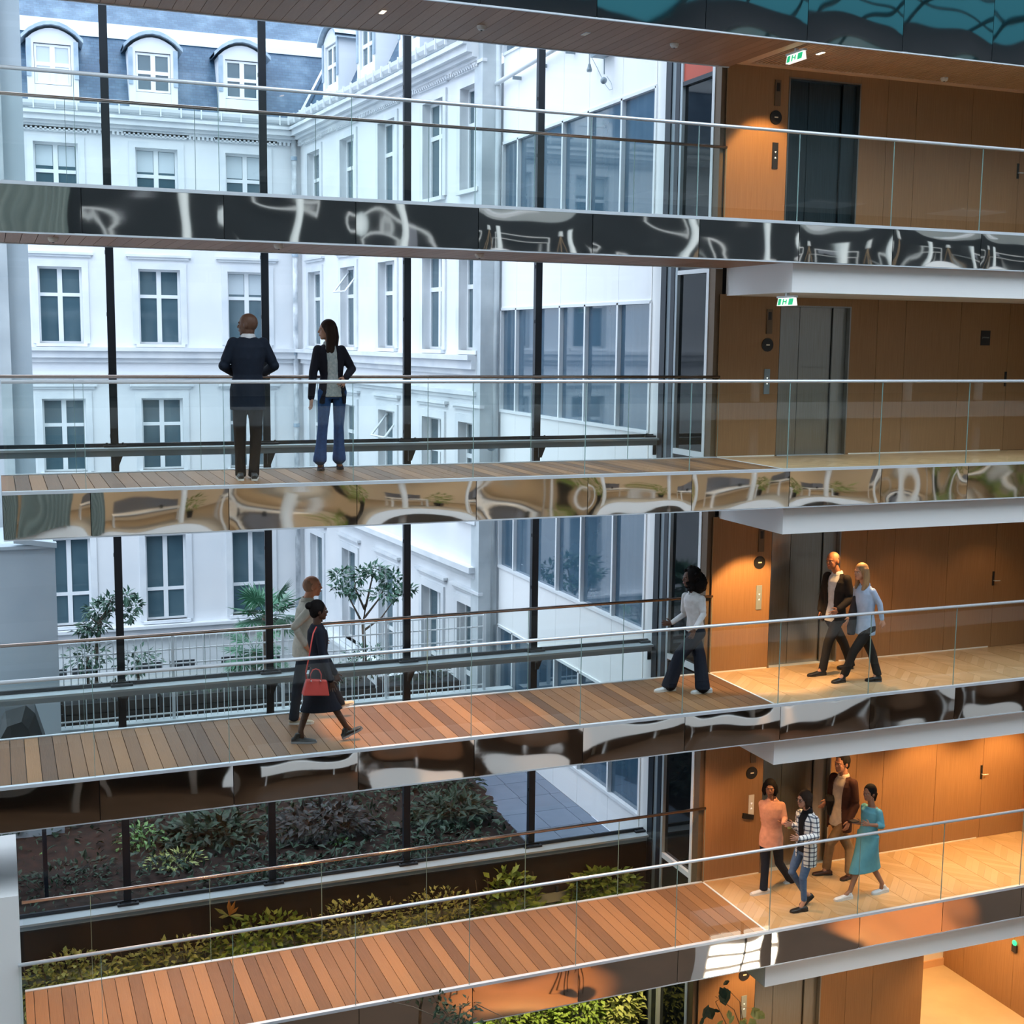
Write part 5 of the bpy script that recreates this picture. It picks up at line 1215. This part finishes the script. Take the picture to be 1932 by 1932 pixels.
# 3  man behind the woman with the bag
f = person('bald man in a cream shirt walking right, behind the woman with the red bag', 2, 1.22, (590, 1106), (580, 1130), (571, 1222), 5, -2,
    {-1: dict(knee=(562, 1292), ankle=(555, 1350), heel=(549, 1366), toe=(592, 1365)), 1: dict(flat=0, dy=.10, knee=(618, 1276), ankle=(640, 1322), heel=(640, 1337), toe=(665, 1328))},
    {-1: dict(elbow=(556, 1182), wrist=(575, 1216), hand=(587, 1226), ey=-.03, wy=-.02), 1: dict(elbow=(575, 1184), wrist=(598, 1205), hand=(612, 1212), ey=.02, wy=.04)},
    k=1.03, skin=(.50, .22, .12), top=shirt(cloth((.52, .50, .43)), .10, ease=1.0, name='overshirt'), bottom=(navy, 'trousers'), shoes=(cloth((.62, .55, .42)), M['whitesoft'], 'shoe'), hair=hair_cap, hairm=mat('cropped hair', (.28, .15, .09), .7))
# 4  woman with the red bag
def skirt(V, f, zlow, pad=.085, side=.15, n=6):
    """skirt that wraps both thighs down to zlow"""
    k, PV, F, L = f['k'], f['PV'], f['F'], f['L']; RG = []
    for i in range(n+1):
        z = PV.z+.02+(zlow-PV.z-.02)*i/n; ps = []
        for s, (a, b, c_, he, to) in f['LG'].items():
            p, q_ = (a, b) if z > b.z else (b, c_); t_ = min(1, max(0, (p.z-z)/max(1e-4, p.z-q_.z))); ps.append(p.lerp(q_, t_))
        m_ = (ps[0]+ps[1])/2; hf_ = abs((ps[0]-ps[1]).dot(F))/2; hl_ = abs((ps[0]-ps[1]).dot(L))/2; m_.z = z
        RG.append((m_, F*(hf_*1.12+(pad+.015)*k), L*max(side*k*(1-.12*i/n), hl_*1.1+.10*k)))
    V.rings(RG[::-1])
def coat(f):
    V = Vol(); V.rings(torso_rings(f, .05, 1.02)); skirt(V, f, at(600, 1339, Y=f['Yb']).z, .062); sleeves(V, f, (.062, .054, .044)); V.bake('coat', cloth((.010, .012, .022)), f['t'], .009, 3)
f = person('woman with a hair bun in a black knee-length coat, shouldering a red handbag', 2, .44, (602, 1152), (598, 1176), (602, 1249), 0, -4,
    {1: dict(knee=(582, 1330), ankle=(567, 1378), heel=(553, 1402), toe=(597, 1401)), -1: dict(flat=0, dy=-.05, knee=(622, 1320), ankle=(652, 1369), heel=(649, 1393), toe=(684, 1374))},
    {-1: dict(elbow=(609, 1237), wrist=(624, 1284), hand=(628, 1299), ey=-.05, wy=-.09), 1: dict(elbow=(612, 1235), wrist=(632, 1270), hand=(638, 1284), ey=.05, wy=.06)},
    k=.98, skin=(.07, .032, .02), female=True, top=coat, bottom=None, shoes=(M['black'], M['darksole'] if 'darksole' in M else M['screen'], 'shoe'), hair=hair_bun, hairm=HB)
yb = f['SH'][-1].y-.14
BAG = mat('red leather', (.62, .07, .06), .45, var=(.55, .06, .05), scale=12, bump=.1)
bg_ = thing('handbag', 'structured red handbag hanging from a long red strap', 'handbag', tuple(at(595, 1312, Y=yb)))
c = at(595, 1296, Y=yb); p = lambda u, v, dy=0: at(u, v, Y=yb+dy)
m = MB(); q0 = [p(570, 1311), p(620, 1311), p(616, 1283), p(578, 1281)]
m.add([Vector(v)+Vector((0, -.055 if i < 2 else -.03, 0)) for i, v in enumerate(q0)]+[Vector(v)+Vector((0, .055 if i < 2 else .03, 0)) for i, v in enumerate(q0)], [(0, 1, 2, 3), (7, 6, 5, 4), (0, 4, 5, 1), (1, 5, 6, 2), (2, 6, 7, 3), (3, 7, 4, 0)])
o = m.build('bag_body', BAG, bg_); bv = o.modifiers.new('b', 'BEVEL'); bv.width = .012; bv.segments = 3
for dy in (-.035, .035):
    MB().tube([p(586, 1284, dy), p(586, 1272, dy), p(590, 1264, dy), p(596, 1262, dy), p(602, 1264, dy), p(606, 1272, dy), p(606, 1284, dy)], .007, 8).build('handle', BAG, bg_, smooth=True)
MB().tube([p(578, 1281), p(577, 1268, -.01), p(583, 1240, -.01), p(587, 1215, -.0), p(591, 1195, .04), p(596, 1184, .10), p(597, 1183, .16)], .008, 8).build('shoulder_strap', BAG, bg_, smooth=True)
for u in (587, 605): MB().ball(p(u, 1285, -.045), .008, 8, 6).build('stud', M['steel'], bg_)
# 5  curly haired woman
f = person('woman with big curly black hair, white shirt and wide dark trousers, walking left', 2, 1.10, (1301, 1091), (1309, 1117), (1312, 1188), 182, 178,
    {1: dict(knee=(1283, 1236), ankle=(1264, 1288), heel=(1271, 1306), toe=(1235, 1302)), -1: dict(knee=(1320, 1238), ankle=(1325, 1292), heel=(1340, 1306), toe=(1304, 1309))},
    {1: dict(elbow=(1327, 1160), wrist=(1310, 1188), hand=(1303, 1206), ey=-.06, wy=-.14), -1: dict(elbow=(1289, 1160), wrist=(1266, 1176), hand=(1252, 1176), ey=.05, wy=.02)},
    k=1.0, skin=(.13, .065, .045), female=True, top=shirt(white_, .02, ease=.98, name='shirt', slv=.97), bottom=(cloth((.008, .011, .022)), 'wide'), shoes=(cloth((.75, .77, .78)), M['whitesoft'], 'shoe'), hair=hair_curly, hairm=HB, twist=20)
# 6  man in dark suit on the second landing
f = person('man in a dark suit and open white shirt walking left, hand in pocket', 2, 1.15, (1571, 1058), (1580, 1080), (1573, 1160), 200, 198,
    {1: dict(knee=(1562, 1214), ankle=(1553, 1258), heel=(1555, 1276), toe=(1524, 1274)), -1: dict(flat=0, dy=.12, knee=(1592, 1214), ankle=(1604, 1250), heel=(1606, 1262), toe=(1580, 1262))},
    {1: dict(elbow=(1605, 1130), wrist=(1582, 1150), hand=(1574, 1156), ey=-.05, wy=-.10), -1: dict(elbow=(1553, 1125), wrist=(1548, 1150), hand=(1552, 1160), ey=.03, wy=-.0)},
    k=1.02, skin=(.40, .17, .09), top=blazer(cloth((.022, .018, .016)), white_, hem=.10, ease=1.08, gl=(.8, .6, .38, .34, .34, .42, .6, .95)), bottom=(cloth((.014, .012, .012)), 'trousers'), shoes=(M['black'], M['black'], 'loafer'), hair=hair_cap, hairm=mat('shaved hair', (.06, .03, .02), .7))
# 7  blonde woman
f = person('blonde woman in a light blue shirt walking left beside the man in a suit', 2, .62, (1624, 1079), (1632, 1103), (1632, 1180), 192, 184,
    {1: dict(knee=(1610, 1230), ankle=(1595, 1268), heel=(1592, 1290), toe=(1571, 1286)), -1: dict(knee=(1645, 1232), ankle=(1654, 1266), heel=(1661, 1286), toe=(1632, 1285))},
    {1: dict(elbow=(1660, 1140), wrist=(1664, 1168), hand=(1669, 1186), ey=-.04, wy=-.06), -1: dict(elbow=(1614, 1142), wrist=(1604, 1165), hand=(1600, 1172), ey=.03, wy=-.06)},
    k=.98, skin=(.55, .27, .16), female=True, top=shirt(cloth((.42, .52, .68), (.36, .46, .62), 20), .12, ease=1.06), bottom=(cloth((.020, .018, .017)), 'trousers'), shoes=(M['black'], M['black'], 'shoe'), hair=hair_long(.20, .08, .03), hairm=HBL)
jk = thing('folded_jacket', 'dark jacket carried over the blonde woman\'s arm', 'jacket', tuple(f['AR'][-1][2])); wv = f['AR'][-1][2]; V = Vol()
V.rings([(wv+Vector((.02, -.01, -.24)), Vector((.055, 0, 0)), Vector((0, .05, 0))), (wv+Vector((.03, 0, -.08)), Vector((.07, 0, 0)), Vector((0, .06, 0))), (wv+Vector((.04, 0, .08)), Vector((.06, 0, 0)), Vector((0, .055, 0))), (wv+Vector((.07, 0, .30)), Vector((.03, 0, 0)), Vector((0, .03, 0)))], 16)
V.bake('cloth', cloth((.035, .028, .028)), jk, .010, 3)
# 8  peach shirt
f = person('smiling woman in a peach shirt and dark trousers, before the lift', 1, 1.08, (1453, 1486), (1457, 1508), (1455, 1580), 225, 235,
    {-1: dict(knee=(1444, 1628), ankle=(1441, 1672), heel=(1449, 1688), toe=(1414, 1686)), 1: dict(flat=0, dy=.18, knee=(1470, 1628), ankle=(1491, 1660), heel=(1500, 1668), toe=(1488, 1677))},
    {-1: dict(elbow=(1440, 1547), wrist=(1462, 1548), hand=(1474, 1546), ey=.0, wy=-.18), 1: dict(elbow=(1481, 1545), wrist=(1478, 1553), hand=(1486, 1558), ey=-.08, wy=-.22)},
    k=.98, skin=(.30, .14, .08), female=True, top=shirt(cloth((.70, .36, .25)), .13, ease=1.13), bottom=(navy, 'trousers'), shoes=(cloth((.78, .77, .75)), M['whitesoft'], 'shoe'), hair=hair_bob, hairm=HB, twist=10)
# 9  plaid jacket
def plaidtop(f):
    V = Vol(); V.rings(torso_rings(f, .05, .95)); V.bake('turtleneck', black_, f['t'], .010, 3); collar(f, black_, r=.055, h=.09, name='roll_neck', open_=.05)
    blazer(PL, None, hem=.24, inner=False, lap=False, ease=1.10, gl=(.5, .45, .42, .38, .36, .38, .5, .9))(f)
PL = plaid()
f = person('woman with glasses in a black and white checked jacket and jeans', 1, .42, (1517, 1508), (1524, 1530), (1521, 1598), 190, 184,
    {1: dict(knee=(1515, 1656), ankle=(1517, 1700), heel=(1521, 1718), toe=(1491, 1722)), -1: dict(flat=0, dy=.12, knee=(1494, 1645), ankle=(1517, 1683), heel=(1533, 1692), toe=(1522, 1702))},
    {1: dict(elbow=(1540, 1578), wrist=(1508, 1583), hand=(1491, 1581), ey=-.06, wy=-.10), -1: dict(elbow=(1506, 1566), wrist=(1496, 1556), hand=(1486, 1555), ey=.02, wy=-.04)},
    k=1.0, skin=(.50, .25, .16), female=True, top=plaidtop, bottom=(cloth((.10, .17, .30), (.07, .13, .25), 30), 'slim'), shoes=(M['black'], M['black'], 'loafer'), hair=hair_bob, hairm=HBR)
g = MB(); c, q, a, l, u = f['H'], f['q'], f['hF'], f['hL'], f['hU']
gs = thing('eyeglasses', 'dark-framed glasses worn by the woman in the checked jacket', 'glasses', tuple(c))
for s in (1, -1):
    e = c+a*.092*q+l*s*.033*q+u*.002*q; g.tube([e+l*.024*math.cos(x*.785)+u*.019*math.sin(x*.785) for x in range(9)], .003, 6); g.tube([e+l*s*.026, c+l*s*.082*q-a*.0*q+u*.006*q], .0028, 6)
g.build('frame', M['black'], gs)
cupo = thing('glass_jar', 'small glass passed between the woman in peach and the woman in checks', 'glass', tuple(at(1489, 1560, Y=.62))); cc = at(1489, 1563, Y=.66)
MB().lathe((cc.x, cc.y, cc.z), [(.028, 0), (.034, .03), (.036, .075), (.034, .076)], 16).build('jar', M['glass'], cupo, smooth=True); MB().lathe((cc.x, cc.y, cc.z), [(.026, .004), (.031, .045)], 14).build('contents', M['leafyellow'], cupo)
# 10  tall man in brown jacket
f = person('tall man in a brown jacket and khaki trousers, head behind the white beam', 1, 1.28, (1588, 1440), (1592, 1462), (1584, 1545), 196, 190,
    {1: dict(knee=(1566, 1592), ankle=(1560, 1632), heel=(1567, 1650), toe=(1533, 1651)), -1: dict(knee=(1603, 1602), ankle=(1602, 1640), heel=(1608, 1656), toe=(1586, 1662))},
    {1: dict(elbow=(1614, 1520), wrist=(1602, 1548), hand=(1598, 1560), ey=-.04, wy=-.06), -1: dict(elbow=(1567, 1506), wrist=(1560, 1508), hand=(1554, 1517), ey=.02, wy=-.10)},
    k=1.10, skin=(.42, .20, .12), top=blazer(cloth((.060, .022, .016)), cloth((.62, .52, .42)), hem=.14, ease=1.08, gl=(.9, .8, .62, .55, .5, .5, .6, .95)), bottom=(cloth((.26, .16, .08)), 'trousers'), shoes=(mat('brown leather', (.07, .022, .012), .3), M['black'], 'shoe'), hair=hair_short, hairm=HB)
jb = thing('black_jacket', 'black jacket draped over the tall man\'s forearm', 'jacket', tuple(f['AR'][-1][2])); wv = f['AR'][-1][2]; V = Vol()
V.rings([(wv+Vector((.05, 0, -.24)), Vector((.022, 0, 0)), Vector((0, .03, 0))), (wv+Vector((.05, 0, -.12)), Vector((.04, 0, 0)), Vector((0, .05, 0))), (wv+Vector((.03, -.02, .0)), Vector((.08, 0, 0)), Vector((0, .07, 0))), (wv+Vector((.05, 0, .06)), Vector((.07, 0, 0)), Vector((0, .05, 0)))], 14)
V.bake('cloth', black_, jb, .010, 2)
# 11  blue dress
def dress(f):
    V = Vol(); R = torso_rings(f, .04, 1.02, hw=.155); skirt(V, f, at(1635, 1638, Y=f['Yb']).z, .085, .145); V.rings(R[:-1]+[(f['N']-UPV*.03, f['FS']*.07, f['LS']*.10)]); sleeves(V, f, (.064, .060, .056), .62); V.bake('dress', cloth((.13, .36, .42), (.10, .30, .36), 10), f['t'], .009, 3)
f = person('woman with a ponytail in a light blue dress and white sneakers', 1, .58, (1640, 1496), (1645, 1518), (1638, 1574), 190, 192,
    {1: dict(knee=(1618, 1640), ankle=(1604, 1681), heel=(1605, 1700), toe=(1574, 1695)), -1: dict(knee=(1648, 1638), ankle=(1664, 1666), heel=(1673, 1682), toe=(1645, 1688))},
    {1: dict(elbow=(1663, 1558), wrist=(1640, 1556), hand=(1622, 1552), ey=-.05, wy=-.10), -1: dict(elbow=(1633, 1556), wrist=(1622, 1553), hand=(1612, 1550), ey=.02, wy=-.03)},
    k=.96, skin=(.34, .16, .095), female=True, top=dress, bottom=None, shoes=(cloth((.82, .83, .83)), M['whitesoft'], 'shoe'), hair=hair_pony, hairm=HB)
nb = thing('phone', 'dark phone held by the woman in the blue dress', 'phone', tuple(at(1616, 1549, Y=.40))); pc = at(1614, 1549, Y=.44)
MB().box(pc.x-.08, pc.x+.03, pc.y-.045, pc.y+.045, pc.z-.006, pc.z+.008).build('case', M['black'], nb)
cr_ = thing('card_reader', 'black tilted card reader on the wood wall left of the woman in peach', 'reader', (10.03, W1, -2.12)); mz = at(1411, 1538, Y=W1)
MB().add([(mz.x-.09, W1-.03, mz.z+.045), (mz.x+.09, W1-.03, mz.z+.0), (mz.x+.08, W1-.03, mz.z-.07), (mz.x-.10, W1-.03, mz.z-.03), (mz.x-.09, W1, mz.z+.045), (mz.x+.09, W1, mz.z+.0), (mz.x+.08, W1, mz.z-.07), (mz.x-.10, W1, mz.z-.03)], [(0, 3, 2, 1), (4, 5, 6, 7), (0, 1, 5, 4), (1, 2, 6, 5), (2, 3, 7, 6), (3, 0, 4, 7)]).build('case', M['black'], cr_)
